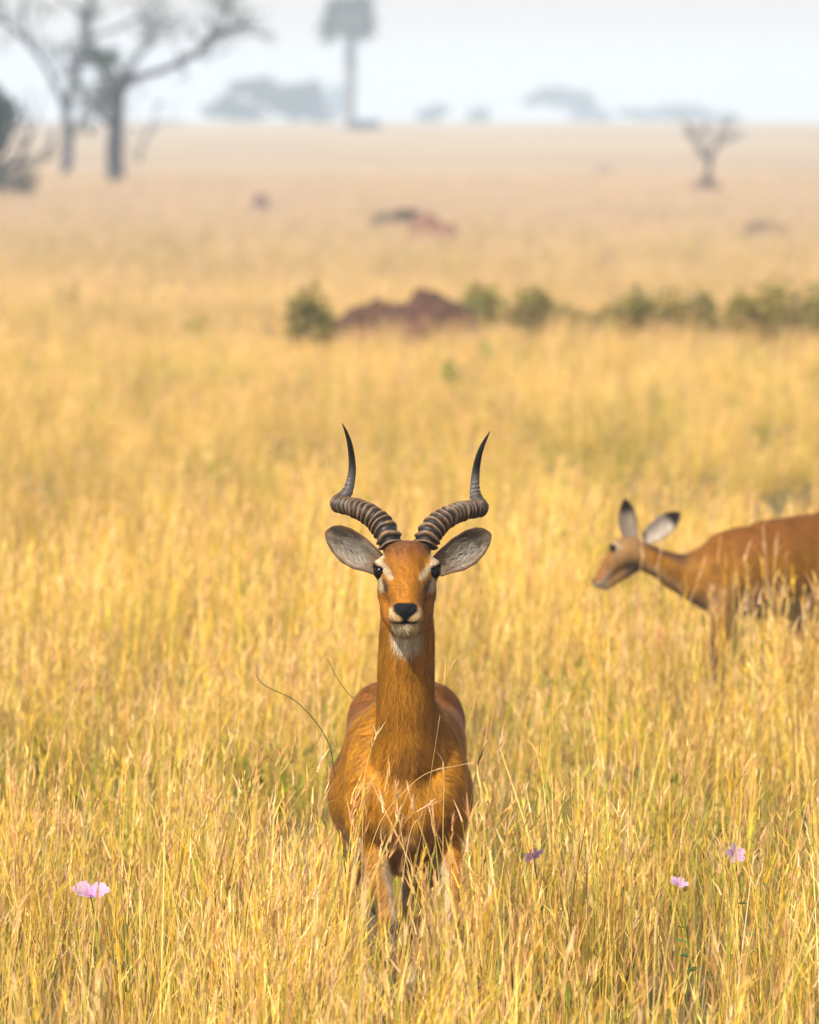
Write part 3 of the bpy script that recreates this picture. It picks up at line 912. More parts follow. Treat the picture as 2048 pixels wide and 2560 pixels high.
    # coat hair
    def flow(p):
        d = np.zeros_like(p)
        isb = sstep(.95, .80, p[:, 2]); ish = sstep(1.13, 1.16, p[:, 2]) * sstep(.12, .06, p[:, 1])
        d[:, 1] = .15 + .35 * isb + .6 * ish
        d[:, 2] = -1 + 1.9 * ish
        d[:, 0] = .45 * p[:, 0] / .1 * isb + .5 * p[:, 0] / .07 * ish
        return d
    def length(p):
        ish = sstep(1.13, 1.16, p[:, 2])
        return .026 - .0185 * ish - .010 * sstep(.45, .35, p[:, 2])
    def keep(c):
        dx = np.abs(c[:, 0] - hx)
        nose = (c[:, 1] < -.2) & (dx < .037) & (c[:, 2] > 1.156)
        e = np.sqrt((dx - .079) ** 2 + (c[:, 1] + .05) ** 2 + (c[:, 2] - 1.297) ** 2) < .021
        w = np.where(nose | e, 0, 1.0)
        return w * np.where(c[:, 1] > .6, .45, 1) * np.where(c[:, 2] > 1.13, 2.2, 1) * np.where(c[:, 2] < .08, 0, 1)
    make_fur('coat_hair', V, Q, Nn, C, flow, length, 170000, .0024, .13, rg, root, keep)
    for ev, eq, en, cc, r0, t0 in ears:
        axd = (t0 - r0) / np.linalg.norm(t0 - r0)
        upd = np.array([0, 0, 1.0]) - axd * axd[2]
        def eflow(p, r0=r0, axd=axd, upd=upd):
            a = ((p - r0) @ upd)[:, None]
            return axd[None] * .8 - upd[None] * np.sign(a) * .6 * np.minimum(np.abs(a) / .02, 1) + np.array([0, -.3, 0])
        make_fur('ear_hair', ev, eq, en, cc * 1.0, eflow, lambda p: np.full(len(p), .016), 5000, .0020, .25, rg, root)
        cen = ev[eq].mean(1); a_ = (cen - r0) @ axd / np.linalg.norm(t0 - r0); b_ = (cen - r0) @ upd
        tuft = eq[(a_ > .15) & (a_ < .62) & (b_ > -.038) & (b_ < .030)]
        make_fur('ear_tuft', ev, tuft, en, np.full_like(cc, .165) * [1, .88, .72], eflow, lambda p: np.full(len(p), .030), 420, .0030, .30, rg, root)
    # eyes
    for s in (-1, 1):
        ev, ef = sphere((hx + s * .0735, -.0475, 1.2965), .0208)
        add('eye', new_mesh('eye', ev, ef, np.tile([.004, .0025, .002], (len(ev), 1)), True), M_EYE, root)
        b = np.array([[hx + s * (.066 + .0235 * t), -.066 + .032 * t * t - .004, 1.3055 + .006 * math.sin(math.pi * t)] for t in np.linspace(0, 1, 9)])
        V_, F_ = tube(b, np.interp(np.linspace(0, 1, 9), [0, .3, .8, 1], [.0015, .0042, .0046, .0015]), 6)
        add('eyelid', new_mesh('eyelid', V_, F_, np.tile([.006, .004, .003], (len(V_), 1)), True), M_COAT, root)
    # horns
    hl = [(678, 1150, .030, 92), (655, 1080, .035, 96), (620, 1005, .048, 94), (545, 920, .070, 87), (440, 852, .102, 80), (330, 812, .140, 73),
          (245, 800, .180, 66), (222, 778, .212, 60), (262, 742, .242, 56), (302, 690, .258, 51), (328, 610, .268, 43), (344, 500, .268, 34),
          (340, 380, .255, 28.5), (320, 260, .235, 22), (290, 165, .215, 13), (258, 97, .200, 3)]
    hr = [(966, 1150, .030, 92), (990, 1080, .035, 96), (1028, 1010, .048, 94), (1105, 935, .070, 87), (1205, 880, .102, 80), (1320, 842, .140, 74),
          (1418, 835, .180, 67), (1446, 812, .212, 60), (1415, 768, .240, 55), (1396, 705, .256, 51), (1394, 625, .264, 43), (1402, 520, .264, 35),
          (1420, 410, .250, 29), (1450, 310, .232, 22), (1487, 232, .215, 13), (1522, 167, .200, 3)]
    for tab in (hl, hr):
        ctl = np.array([[*HC(a, b, d), r * k] for a, b, d, r in tab])
        ctl[:, 3] *= np.interp(np.arange(len(ctl)), [0, 5, 9, 15], [1.10, 1.06, 1.0, 1.0])
        sp = catmull(ctl, 340)
        pts, rad = sp[:, :3], np.maximum(sp[:, 3], .0006)
        s = np.concatenate([[0], np.cumsum(np.linalg.norm(np.diff(pts, axis=0), axis=1))])
        S = s[-1]; rel = s / S
        ringed = sstep(.74, .62, rel)
        per = np.interp(rel, [0, .3, .6], [.0215, .0175, .0145])
        ph = np.concatenate([[0], np.cumsum(np.diff(s) / per[1:])])
        ph = ph + .45 * (vnoise(ph * .9, ph * 0, 17 + len(pts) + int(tab[0][0])) - .5)
        n = 26
        ang = np.linspace(0, 2 * np.pi, n, endpoint=False)
        php = ph[:, None] + .16 * np.sin(ang * 2 + 1.0)[None] + .10 * np.sin(ang * 3 + ph[:, None] * .7)
        fr = php % 1.0
        ridge = np.where(fr < .62, np.sin(np.pi * fr / .62) ** .8, 0)
        amp = np.clip(rad / .027, 0, 1)[:, None] ** 1.6 * .0070 * ringed[:, None] * (.55 + .35 * np.sin(ang)[None] + .5 * vnoise(np.floor(php) * 3.7, np.zeros_like(php), 9))
        T = np.gradient(pts, axis=0); T /= np.linalg.norm(T, axis=1)[:, None]
        u = np.cross(T[0], [0, 1, 0]); U = np.zeros_like(pts)
        for i in range(len(pts)):
            u = u - T[i] * u.dot(T[i]); u /= np.linalg.norm(u); U[i] = u
        W = np.cross(T, U)
        R = rad[:, None] - .0022 * ringed[:, None] + amp * ridge
        HV = (pts[:, None] + R[..., None] * (np.cos(ang)[None, :, None] * U[:, None] + np.sin(ang)[None, :, None] * W[:, None])).reshape(-1, 3)
        m = len(pts)
        ii, jj = np.meshgrid(np.arange(m - 1), np.arange(n), indexing='ij')
        HQ = np.stack([ii * n + jj, ii * n + (jj + 1) % n, (ii + 1) * n + (jj + 1) % n, (ii + 1) * n + jj], -1).reshape(-1, 4)
        crest = (ridge * ringed[:, None]).ravel()
        HCc = np.tile([.009, .0075, .007], (len(HV), 1))
        HCc = blend(HCc, crest ** 2 * .85 * np.repeat(sstep(.75, .2, rel), n) * (.4 + .9 * fbm(np.repeat(ph, n) * 1.3, np.tile(ang, m) * 1.5, 3)), (.19, .115, .06))
        HCc = blend(HCc, np.repeat(sstep(.50, .62, rel) * sstep(.82, .66, rel), n) * .8, (.075, .068, .068))
        HCc = blend(HCc, np.repeat(sstep(.72, .95, rel), n) * .85, (.014, .012, .012))
        add('horn', new_mesh('horn', HV, HQ, HCc, True), M_HORN, root)
    # hooves
    for hx0, hy0 in ((-.045, -.01), (.145, -.01), (-.105, .92), (.025, .95)):
        mb = MB()
        for s in (-1, 1):
            a = np.array([[hx0 + s * .013, hy0 + .01, .05], [hx0 + s * .014, hy0 - .002, .028], [hx0 + s * .014, hy0 - .010, .004]])
            V_, F_ = tube(a, [.013, .0155, .0175], 10); mb.add(V_, F_, (.02, .016, .014))
        add('hoof', mb.mesh('hoof'), M_HOOF, root)
    return root

# ------------------------------------------------------------------ the grazing female, walking by behind him
DOE_Y = 37.7
DOE = np.array([(1820 - 1024) / FPX * DOE_Y, DOE_Y, 0.0])

def build_doe():
    rg = np.random.default_rng(31)
    root = add('antelope', None, None, loc=DOE, label='hornless female antelope with lowered head, walking through the grass', cat='antelope')
    def W(x, y, dy=0.0):
        return P(x, y, DOE_Y + max(0, (x - 1770) / 597.0) * .62 + dy) - DOE
    def G(x, dy=0.0, z=.03):
        p = W(x, 1700, dy); p[2] = z; return p
    f = Field((-.62, -.35, -.01), (.86, .75, 1.08), .0075)
    f.chain([W(1785, 1442), W(1835, 1437), W(1910, 1432), W(2000, 1418), W(2085, 1404), W(2150, 1396)],
            [.126, .166, .194, .196, .188, .158], .05)
    f.cone(W(1800, 1362), W(1850, 1350), .045, .05, .05)
    f.cone(W(1905, 1335), W(2080, 1312), .045, .05, .06)
    # neck and head
    f.chain([W(1592, 1385, -.02), W(1655, 1411, -.01), W(1715, 1430), W(1785, 1432)], [.060, .060, .074, .110], .035)
    f.chain([W(1690, 1436), W(1745, 1458), W(1800, 1470)], [.062, .080, .110], .04)
    f.ell(W(1572, 1381, -.03), (.066, .056, .066), .03)
    f.chain([W(1560, 1384, -.03), W(1528, 1416, -.035), W(1503, 1450, -.04)], [.060, .042, .028], .02)
    f.ell(W(1497, 1454, -.04), (.029, .032, .026), .012)
    f.cone(W(1514, 1466, -.04), W(1578, 1416, -.03), .017, .034, .012)
    f.ell(W(1537, 1366, -.074), (.024, .016, .020), .016)
    f.ell(W(1537, 1366, .014), (.024, .016, .020), .016)
    # forelegs
    f.chain([W(1815, 1470, -.08), W(1808, 1530, -.09), W(1794, 1640, -.10), G(1796, -.10, .12), G(1792, -.10)], [.085, .058, .030, .020, .024], .03)
    f.chain([W(1825, 1470, .08), W(1840, 1530, .09), W(1852, 1630, .08), G(1850, .08, .12), G(1846, .08)], [.085, .058, .030, .020, .024], .03)
    # hind legs
    f.chain([W(2125, 1415, -.06), W(2040, 1480, -.10), W(2012, 1560, -.06), W(2030, 1640, -.04), G(2018, -.06, .12), G(2012, -.06)], [.14, .095, .055, .033, .021, .025], .04)
    f.chain([W(2135, 1415, .07), W(2080, 1490, .10), W(2095, 1570, .12), W(2130, 1640, .12), G(2112, .10, .12), G(2106, .10)], [.13, .09, .05, .033, .021, .025], .04)
    # tail
    f.chain([W(2185, 1370), W(2205, 1420), W(2200, 1480)], [.03, .022, .015], .02)
    V, Q = f.mesh()
    V = relax(V, Q, 2, .35)
    Nn = vert_normals(V, Q)
    # picture-free paint: position along the animal
    x, z, nz = V[:, 0], V[:, 2], Nn[:, 2]
    wx = V[:, 0] + DOE[0]
    hd = W(1572, 1381)[0]; nk = W(1740, 1430)[0]
    C = np.tile([.19, .082, .007], (len(V), 1)) * (.35 + .8 * fbm(V[:, 0] * 9, V[:, 2] * 6 + V[:, 1] * 5, 14) + .5 * fbm(V[:, 0] * 30, V[:, 2] * 8, 15))[:, None]
    bodym = sstep(nk - .05, nk + .08, x)
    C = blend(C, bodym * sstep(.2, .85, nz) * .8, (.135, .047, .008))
    C = blend(C, bodym * sstep(.68, .52, z) * sstep(.3, -.2, nz) * .8, (.28, .16, .06))
    C = blend(C, bodym * sstep(-.4, -.85, nz) * sstep(.36, .42, z), (.42, .36, .28))
    neckm = sstep(nk + .03, nk - .08, x)
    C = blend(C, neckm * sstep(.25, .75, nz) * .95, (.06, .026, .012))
    C = blend(C, neckm * sstep(-.1, -.7, nz) * .7, (.36, .24, .13))
    headm = sstep(hd + .10, hd + .03, x)
    C = blend(C, headm * .8, (.19, .11, .045))
    mz = W(1520, 1430)[0]
    C = blend(C, sstep(mz + .05, mz - .01, x) * sstep(-.3, .4, nz), (.17, .075, .02))
    C = blend(C, sstep(mz + .02, mz - .02, x) * sstep(.1, -.6, nz), (.42, .36, .30))
    tip = W(1489, 1456, -.04)
    C = blend(C, sstep(.03, .016, np.linalg.norm(V - tip, axis=1)), (.02, .016, .016))
    eye = W(1533, 1367, -.088)
    C = blend(C, sstep(.040, .024, np.linalg.norm(V - eye, axis=1)) * .7, (.30, .235, .16))
    jaw = W(1582, 1424, -.07)
    C = blend(C, sstep(.05, .02, np.linalg.norm(V - jaw, axis=1)) * .8, (.07, .055, .045))  # shadow at the angle of the jaw, painted into the coat
    leg = sstep(.42, .36, z)
    C = blend(C, leg * .5, (.32, .17, .07))
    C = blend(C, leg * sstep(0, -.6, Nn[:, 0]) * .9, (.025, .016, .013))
    ears = []
    pV, pQ, pC, off = [V], [Q], [C], len(V)
    k = 1 / 597.0
    for rt, tp, wu, wd, face, d0, dark in (
        ((1576, 1356), (1563, 1246), 25, 24, (-.5, -.85, 0), -.03, .75), ((1612, 1350), (1701, 1281), 28, 28, (-.1, -.9, -.4), .02, .1)):
        tab = lambda w: [(0, .5 * w * k), (.2, .85 * w * k), (.5, w * k), (.75, .8 * w * k), (.92, .42 * w * k), (1, .06 * w * k)]
        ev, eq, eu, vv, side = ear_shell(W(*rt, d0), W(*tp, d0), np.array([.3, 0, 1.0]), np.array(face, float), tab(wu), tab(wd), .35, .009, 18, 11)
        inn = np.tile([.27, .235, .20], (len(ev), 1))
        inn = blend(inn, np.full(len(ev), dark), (.10, .075, .055))
        inn = blend(inn, sstep(.62, .78, eu), (.010, .008, .007))
        inn = blend(inn, sstep(.75, .95, np.abs(vv)) * .8, (.10, .05, .025))
        outc = blend(np.tile([.24, .12, .05], (len(ev), 1)), sstep(.6, .8, eu), (.03, .02, .016))
        pV.append(ev); pQ.append(eq + off); pC.append(np.where(side[:, None] > 0, inn, outc)); off += len(ev)
    add('body', new_mesh('body', np.vstack(pV), np.vstack(pQ), np.vstack(pC), True), M_COAT, root)
    bk = np.array([1.0, .35, 0])
    def flow(p):
        d = np.tile(bk, (len(p), 1)); d[:, 2] = -.5 * sstep(nk - .05, nk + .1, p[:, 0]); return d
    make_fur('coat_hair', V, Q, Nn, C, flow, lambda p: np.where(p[:, 0] < hd + .08, .009, .020), 60000, .003, .15, rg, root)
    for dy in (-.080, .020):
        ev, ef = sphere(W(1532, 1368, dy), .016, 14, 8)
        add('eye', new_mesh('eye', ev, ef, np.tile([.005, .003, .002], (len(ev), 1)), True), M_EYE, root)
    for hxx, dy in ((1790, -.10), (1844, .08), (2009, -.06), (2103, .10)):
        mb = MB(); c = G(hxx, dy, 0)
        for s in (-1, 1):
            a = np.array([c + [.008, s * .012, .05], c + [-.002, s * .013, .026], c + [-.010, s * .013, .004]])
            V_, F_ = tube(a, [.012, .0145, .016], 8); mb.add(V_, F_, (.02, .016, .014))
        add('hoof', mb.mesh('hoof'), M_HOOF, root)
    return root

# ------------------------------------------------------------------ mounds
def build_mound(px_l, px_r, y_base, humps, label, col, depth, seed, top=None):
    """termite mound: a height field of humps over its footprint. humps: (pixel x, height m, width m)"""
    Y = ground_hit((px_l + px_r) / 2, y_base)
    c = P((px_l + px_r) / 2, y_base, Y); c[2] = gz(0, Y)
    hw = (px_r - px_l) / 2 / FPX * Y
    n = 48; mth = 26
    V = []; F = []
    for i in range(mth):
        r = i / (mth - 1)
        for j in range(n):
            a = 2 * math.pi * j / n
            x, y = r * hw * math.cos(a), r * depth * math.sin(a)
            V.append((x, y))
    V = np.array(V)
    rr = np.hypot(V[:, 0] / hw, V[:, 1] / depth)
    z = np.zeros(len(V))
    for hxp, hh, hwid in humps:
        x0 = (hxp - (px_l + px_r) / 2) / FPX * Y
        hh = hh + sward(Y)
        z = np.maximum(z, hh * np.exp(-(np.abs(V[:, 0] - x0) / hwid) ** 3.6 - (np.abs(V[:, 1]) / (depth * .75)) ** 2.6))
    z = z * sstep(1, .7, rr) + (fbm(V[:, 0] * 7 / hw, V[:, 1] * 6 / depth, seed) - .5) * .34 * z.max() * sstep(1, .8, rr) + (fbm(V[:, 0] * 22 / hw, V[:, 1] * 20 / depth, seed + 2) - .5) * .18 * z.max() * sstep(1, .85, rr)
    z = np.maximum(z, -.02) - .02 * rr
    F = []
    for i in range(1, mth - 1):
        for j in range(n):
            F.append((i * n + j, i * n + (j + 1) % n, (i + 1) * n + (j + 1) % n, (i + 1) * n + j))
    for j in range(n): F.append((0, n + j, n + (j + 1) % n))
    F = [f if len(f) == 3 else f[::-1] for f in F]
    VV = np.column_stack([V, z])
    C = np.array(col) * (.65 + .7 * fbm(V[:, 0] * 4 / hw, V[:, 1] * 4, seed + 5))[:, None]
    me = new_mesh('termite_mound', VV, F, C, True)
    return add('termite_mound', me, M_MOUND, loc=c + np.array([0, depth * .3, 0]), label=label, cat='mound')

# ------------------------------------------------------------------ foliage
def leaf_cloud(rg, clumps, size, cols):
    """clumps: (center, radii, count). Random small leaf quads through the volume"""
    Vs, Cs = [], []
    for c, r, n in clumps:
        d = rg.normal(size=(n, 3)); d /= np.linalg.norm(d, axis=1)[:, None]
        q = d * (rg.random(n) ** .45)[:, None] * np.asarray(r) + np.asarray(c)
        a = rg.normal(size=(n, 3)); a /= np.linalg.norm(a, axis=1)[:, None]
        b = np.cross(a, rg.normal(size=(n, 3))); b /= np.linalg.norm(b, axis=1)[:, None]
        s = size * rg.uniform(.6, 1.4, n)[:, None]
        Vs.append(np.stack([q - a * s, q + b * s * .45, q + a * s, q - b * s * .45], 1).reshape(-1, 3))
        col = np.asarray(cols)[rg.integers(0, len(cols), n)] * rg.uniform(.7, 1.3, (n, 1))
        Cs.append(np.repeat(col, 4, axis=0))
    V = np.vstack(Vs); C = np.vstack(Cs)
    return V, np.arange(len(V)).reshape(-1, 4), C

def twigs(rg, start, direc, L, r, depth, out, spread=.5, up=.15):
    """recursive branch polylines"""
    n = 5
    pts = [np.asarray(start, float)]; d = np.asarray(direc, float)
    for i in range(n):
        d = d + rg.normal(0, .16, 3) + np.array([0, 0, up * .25]); d /= np.linalg.norm(d)
        pts.append(pts[-1] + d * L / n)
    out.append((np.array(pts), np.linspace(r, r * .55, n + 1)))
    if depth > 0:
        for k in range(rg.integers(2, 4)):
            i = rg.integers(2, n + 1)
            dd = d + rg.normal(0, spread, 3); dd /= np.linalg.norm(dd)
            twigs(rg, pts[i], dd, L * rg.uniform(.55, .8), r * .55, depth - 1, out, spread, up)

def wood_mesh(name, branches, base, col=(.030, .030, .042), n=7):
    mb = MB()
    for pts, rad in branches:
        V, F = tube(np.asarray(pts) - base, rad, n); mb.add(V, F, col)
    return mb.mesh(name)

def shrub(px, y_base, w_px, h_px, label, seed, cols, n=900, size=.045, name='shrub', cat='shrub', group=None, lumps=5):
    rg = np.random.default_rng(seed)
    b = on_ground(px, y_base); Y = b[1]
    w = w_px / FPX * Y; h = h_px / FPX * Y + sward(Y)
    if 690 < y_base < 870: w *= 1.75; h *= 1.1; lumps += 3
    root = add(name, None, None, loc=b, label=label, cat=cat, group=group)
    br = []
    for k in range(5):
        d = np.array([rg.normal(0, .5), rg.normal(0, .5), 1]); d /= np.linalg.norm(d)
        twigs(rg, (rg.normal(0, .05), rg.normal(0, .05), 0), d, h * .55, .012, 1, br)
    add('stem', wood_mesh('stem', br, np.zeros(3), n=5), M_WOOD, root)
    cl = []
    for k in range(lumps):
        fx = rg.uniform(-.36, .36); fz = rg.uniform(.3, .72) * (1 - .5 * abs(fx))
        cl.append(((fx * w, rg.uniform(-.2, .2) * w, fz * h), (w * .24, w * .24, h * .28), n // lumps))
    V, F, C = leaf_cloud(rg, cl, size, cols)
    add('foliage', new_mesh('foliage', V, F, C), M_LEAF, root)
    return root

GREENS = [(.13, .14, .015), (.17, .165, .02), (.085, .10, .014), (.19, .15, .024)]
OLIVE = [(.20, .165, .03), (.24, .18, .038), (.14, .13, .024), (.28, .20, .055)]
BRIGHT = [(.22, .30, .03), (.28, .34, .04), (.16, .24, .03)]
DARKG = [(.020, .036, .020), (.030, .045, .022), (.016, .028, .018)]

def build_midground():
    build_mound(780, 1250, 828, [(935, .30, .42), (1080, .40, .42), (1010, .26, .5), (865, .15, .36), (1150, .27, .34), (1115, .37, .2), (900, .24, .2)],
                'large reddish-brown termite mound with two humps among shrubs', (.050, .022, .012), .62, 5)
    build_mound(1010, 1160, 588, [(1060, .40, .45), (1110, .22, .4)], 'low red-brown termite mound beside a dark bush on the plain', (.13, .068, .045), .7, 9)
    build_mound(612, 690, 520, [(650, .33, .28)], 'small grey-brown mound alone on the open plain', (.10, .07, .06), .5, 13)
    build_mound(1845, 1985, 574, [(1900, .17, .4), (1950, .12, .3)], 'faint flat earth mound far out on the plain', (.10, .075, .045), .8, 15)
    build_mound(1478, 1536, 430, [(1508, .32, .35)], 'tiny pinkish-brown mound in the far haze', (.16, .11, .10), .6, 17)
    shrub(1000, 558, 135, 60, 'dark green low bush behind the low red-brown mound', 21, DARKG, 900, .06)
    shrub(778, 850, 80, 150, 'single grey-green shrub beside the left end of the mound', 22, OLIVE + GREENS, 1000, .04)
    shrub(1195, 790, 46, 95, 'narrow bright green shrub touching the right end of the mound', 23, BRIGHT + GREENS, 500, .035)
    shrub(1290, 815, 125, 125, 'rounded dark olive shrub right of the mound', 24, OLIVE + GREENS, 1400, .04)
    shrub(1405, 812, 60, 62, 'small dark green shrub in the shrub line, next to a yellowish one', 25, GREENS, 500, .035)
    shrub(1475, 812, 95, 60, 'low yellowish-green shrub in the shrub line', 26, OLIVE, 600, .035)
    shrub(1615, 822, 130, 120, 'broad olive shrub in the middle of the shrub line', 27, OLIVE + GREENS, 1100, .04)
    shrub(1758, 815, 50, 92, 'upright deep green shrub next to the broad olive shrub', 28, GREENS, 600, .035)
    shrub(1888, 830, 120, 105, 'brownish olive shrub near the far end of the shrub line', 29, OLIVE, 1000, .04)
    shrub(2000, 828, 150, 140, 'tallest leafy shrub at the end of the shrub line', 30, GREENS + OLIVE, 1500, .04)
    shrub(1350, 815, 80, 66, 'low dull shrub between the rounded olive shrub and a small dark one', 37, OLIVE, 420, .04)
    shrub(1545, 818, 110, 56, 'low brownish shrub filling a gap before the broad olive shrub', 38, OLIVE, 450, .04)
    shrub(1690, 822, 100, 88, 'pale brown shrub between the broad olive and upright green shrubs', 39, [(.30, .20, .07), (.26, .19, .05)], 600, .04)
    shrub(1825, 826, 90, 64, 'low dull shrub just past the upright green shrub', 40, OLIVE, 420, .04)
    shrub(1135, 935, 70, 65, 'bright yellow-green herb in the grass below the mound', 33, BRIGHT, 420, .03, 'herb', 'plant')
    shrub(1228, 895, 60, 55, 'bright green herb below the rounded olive shrub', 34, BRIGHT, 360, .03, 'herb', 'plant')
    shrub(478, 822, 70, 40, 'pale green herb in the grass well away from the mound', 35, BRIGHT + OLIVE, 300, .03, 'herb', 'plant')
    shrub(168, 745, 40, 60, 'small olive herb in open grass under the bare trees', 36, BRIGHT + OLIVE, 110, .03, 'herb', 'plant')

# ------------------------------------------------------------------ trees on the plain
def px_branch(pts, Y, w0, w1, rg=None, n=14):
    """pts: (pixel x, pixel y, depth offset m); widths in pixels -> world polyline and radii"""
    q = np.array([P(a, b, Y + d) for a, b, d in pts])
    c = catmull(q, n)
    return c, np.linspace(w0, w1, n) / 2 / FPX * Y

def bare_tree(label, base_px, limbs, seed, leaf_clumps, twig_n, twig_len, leafcols, name='tree'):
    rg = np.random.default_rng(seed)
    b = on_ground(*base_px); Y = b[1]
    root = add(name, None, None, loc=b, label=label, cat='tree')
    main, sub = [], []
    for i, (pts, w0, w1) in enumerate(limbs):
        c, r = px_branch(pts, Y, w0, w1)
        if i == 0: c[0, 2] = b[2] - .1
        (main if i == 0 else sub).append((c, r))
    tw = []
    for c, r in main + sub:
        for k in range(twig_n):
            i = rg.integers(6, len(c))
            d = c[i] - c[i - 1]; d /= np.linalg.norm(d)
            d = d + rg.normal(0, .55, 3); d /= np.linalg.norm(d)
            twigs(rg, c[i], d, twig_len * rg.uniform(.6, 1.2), max(r[i] * .5, .03), 2, tw, .55, .1)
    add('trunk', wood_mesh('trunk', main, b, n=10), M_WOOD, root)
    for c, r in sub:
        add('branch', wood_mesh('branch', [(c, r)], b, n=8), M_WOOD, root)
    crown = add('crown', wood_mesh('crown', tw, b, n=4), M_WOOD, root)
    # sparse leaves at the twig ends
    cl = [(p[-1] - b, (.28, .28, .22), 5 if twig_len > .6 else 1) for p, r in tw[::2]]
    for (x, y, d, rx, rz, n) in leaf_clumps:
        s = Y / FPX
        cl.append((P(x, y, Y + d) - b, (rx * s, rx * s, rz * s), n))
    V, F, C = leaf_cloud(rg, cl, .09, leafcols)
    add('leaves', new_mesh('leaves', V, F, C), M_LEAF, crown)
    return root

def canopy_tree(label, px, y_base, Y, parts, seed, trunk_w=.5, size=.35, group=None, name='tree', cols=DARKG):
    """far tree: parts are (pixel x, pixel y, half width px, half height px, leaves)"""
    rg = np.random.default_rng(seed)
    b = P(px, y_base, Y); b[2] = gz(0, Y)
    root = add(name, None, None, loc=b, label=label, cat='tree', group=group)
    s = Y / FPX
    br, cl = [], []
    for x, y, rx, rz, n in parts:
        c = P(x, y, Y) - b
        f = c * np.array([.35, 0, .45])
        br.append((catmull([np.zeros(3) - [0, 0, .1], f, c * np.array([.9, 1, .95])], 8), np.linspace(trunk_w, trunk_w * .35, 8) * .5))
        for k in range(6):
            o = rg.normal(0, .45, 3) * [rx * s, rx * s, rz * s]
            cl.append((c + o, (rx * s * .62, rx * s * .55, rz * s * .66), n // 3))
    add('trunk', wood_mesh('trunk', br, np.zeros(3), n=6), M_WOOD, root)
    V, F, C = leaf_cloud(rg, cl, size, cols)
    add('crown', new_mesh('crown', V, F, C), M_LEAF, root)
    return root

def palm(label, px, y_base, Y, y_crown, crown_px, trunk_px, seed):
    rg = np.random.default_rng(seed)
    b = P(px, y_base, Y); b[2] = gz(0, Y)
    s = Y / FPX
    root = add('palm_tree', None, None, loc=b, label=label, cat='palm tree')
    top = P(px, y_crown, Y) - b
    pts = catmull([(0, 0, -.1), top * .35, top * .62, top], 14)
    w = trunk_px * s / 2
    rad = np.interp(np.linspace(0, 1, 14), [0, .1, .45, .62, .8, 1], [w * 1.15, w * .9, w * .9, w * 1.15, w * .95, w * .7])
    V, F = tube(pts, rad, 12)
    add('trunk', new_mesh('trunk', V, F, np.tile([.10, .09, .085], (len(V), 1)), True), M_WOOD, root)
    # fan leaves: a stalk and a pleated fan of blades each
    crown = add('crown', None, None, root)
    R = crown_px * s / 2
    protos = []
    for v in range(3):
        mb = MB()
        st = catmull([(0, 0, 0), (.30, 0, .06), (.52, 0, .04)], 6)
        V, F = tube(st, .02, 5); mb.add(V, F, (.08, .09, .04))
        nb = 22
        for i in range(nb):
            a = (i / (nb - 1) - .5) * 4.2 + rg.normal(0, .04)
            L = .52 * (1 - .18 * abs(a) / 2.1) * rg.uniform(.9, 1.05)
            d = np.array([math.cos(a), math.sin(a), 0]); sd = np.array([-d[1], d[0], 0])
            o = np.array([.50, 0, .04])
            drop = np.array([0, 0, -1.0])
            q = [o, o + d * L * .5 + sd * .045 + drop * .02, o + d * L + drop * (.10 + rg.uniform(0, .08)), o + d * L * .5 - sd * .045 + drop * .035]
            mb.add(q, [(0, 1, 2, 3)], np.array([.05, .075, .03]) * rg.uniform(.8, 1.2))
        me = mb.mesh('frond', False); me.materials.append(M_LEAF); protos.append(me)
    n = 26
    for i in range(n):
        el = math.radians(85 - 128 * ((i + .5) / n) ** .75)
        az = i * 2.39996 + rg.normal(0, .15)
        o = add('frond', protos[i % 3], None, crown)
        o.location = [float(v) for v in top]
        o.rotation_euler = (rg.normal(0, .3), -el, az)
        sc = R * rg.uniform(.78, 1.15)
        o.scale = (sc, sc, sc)
    return root

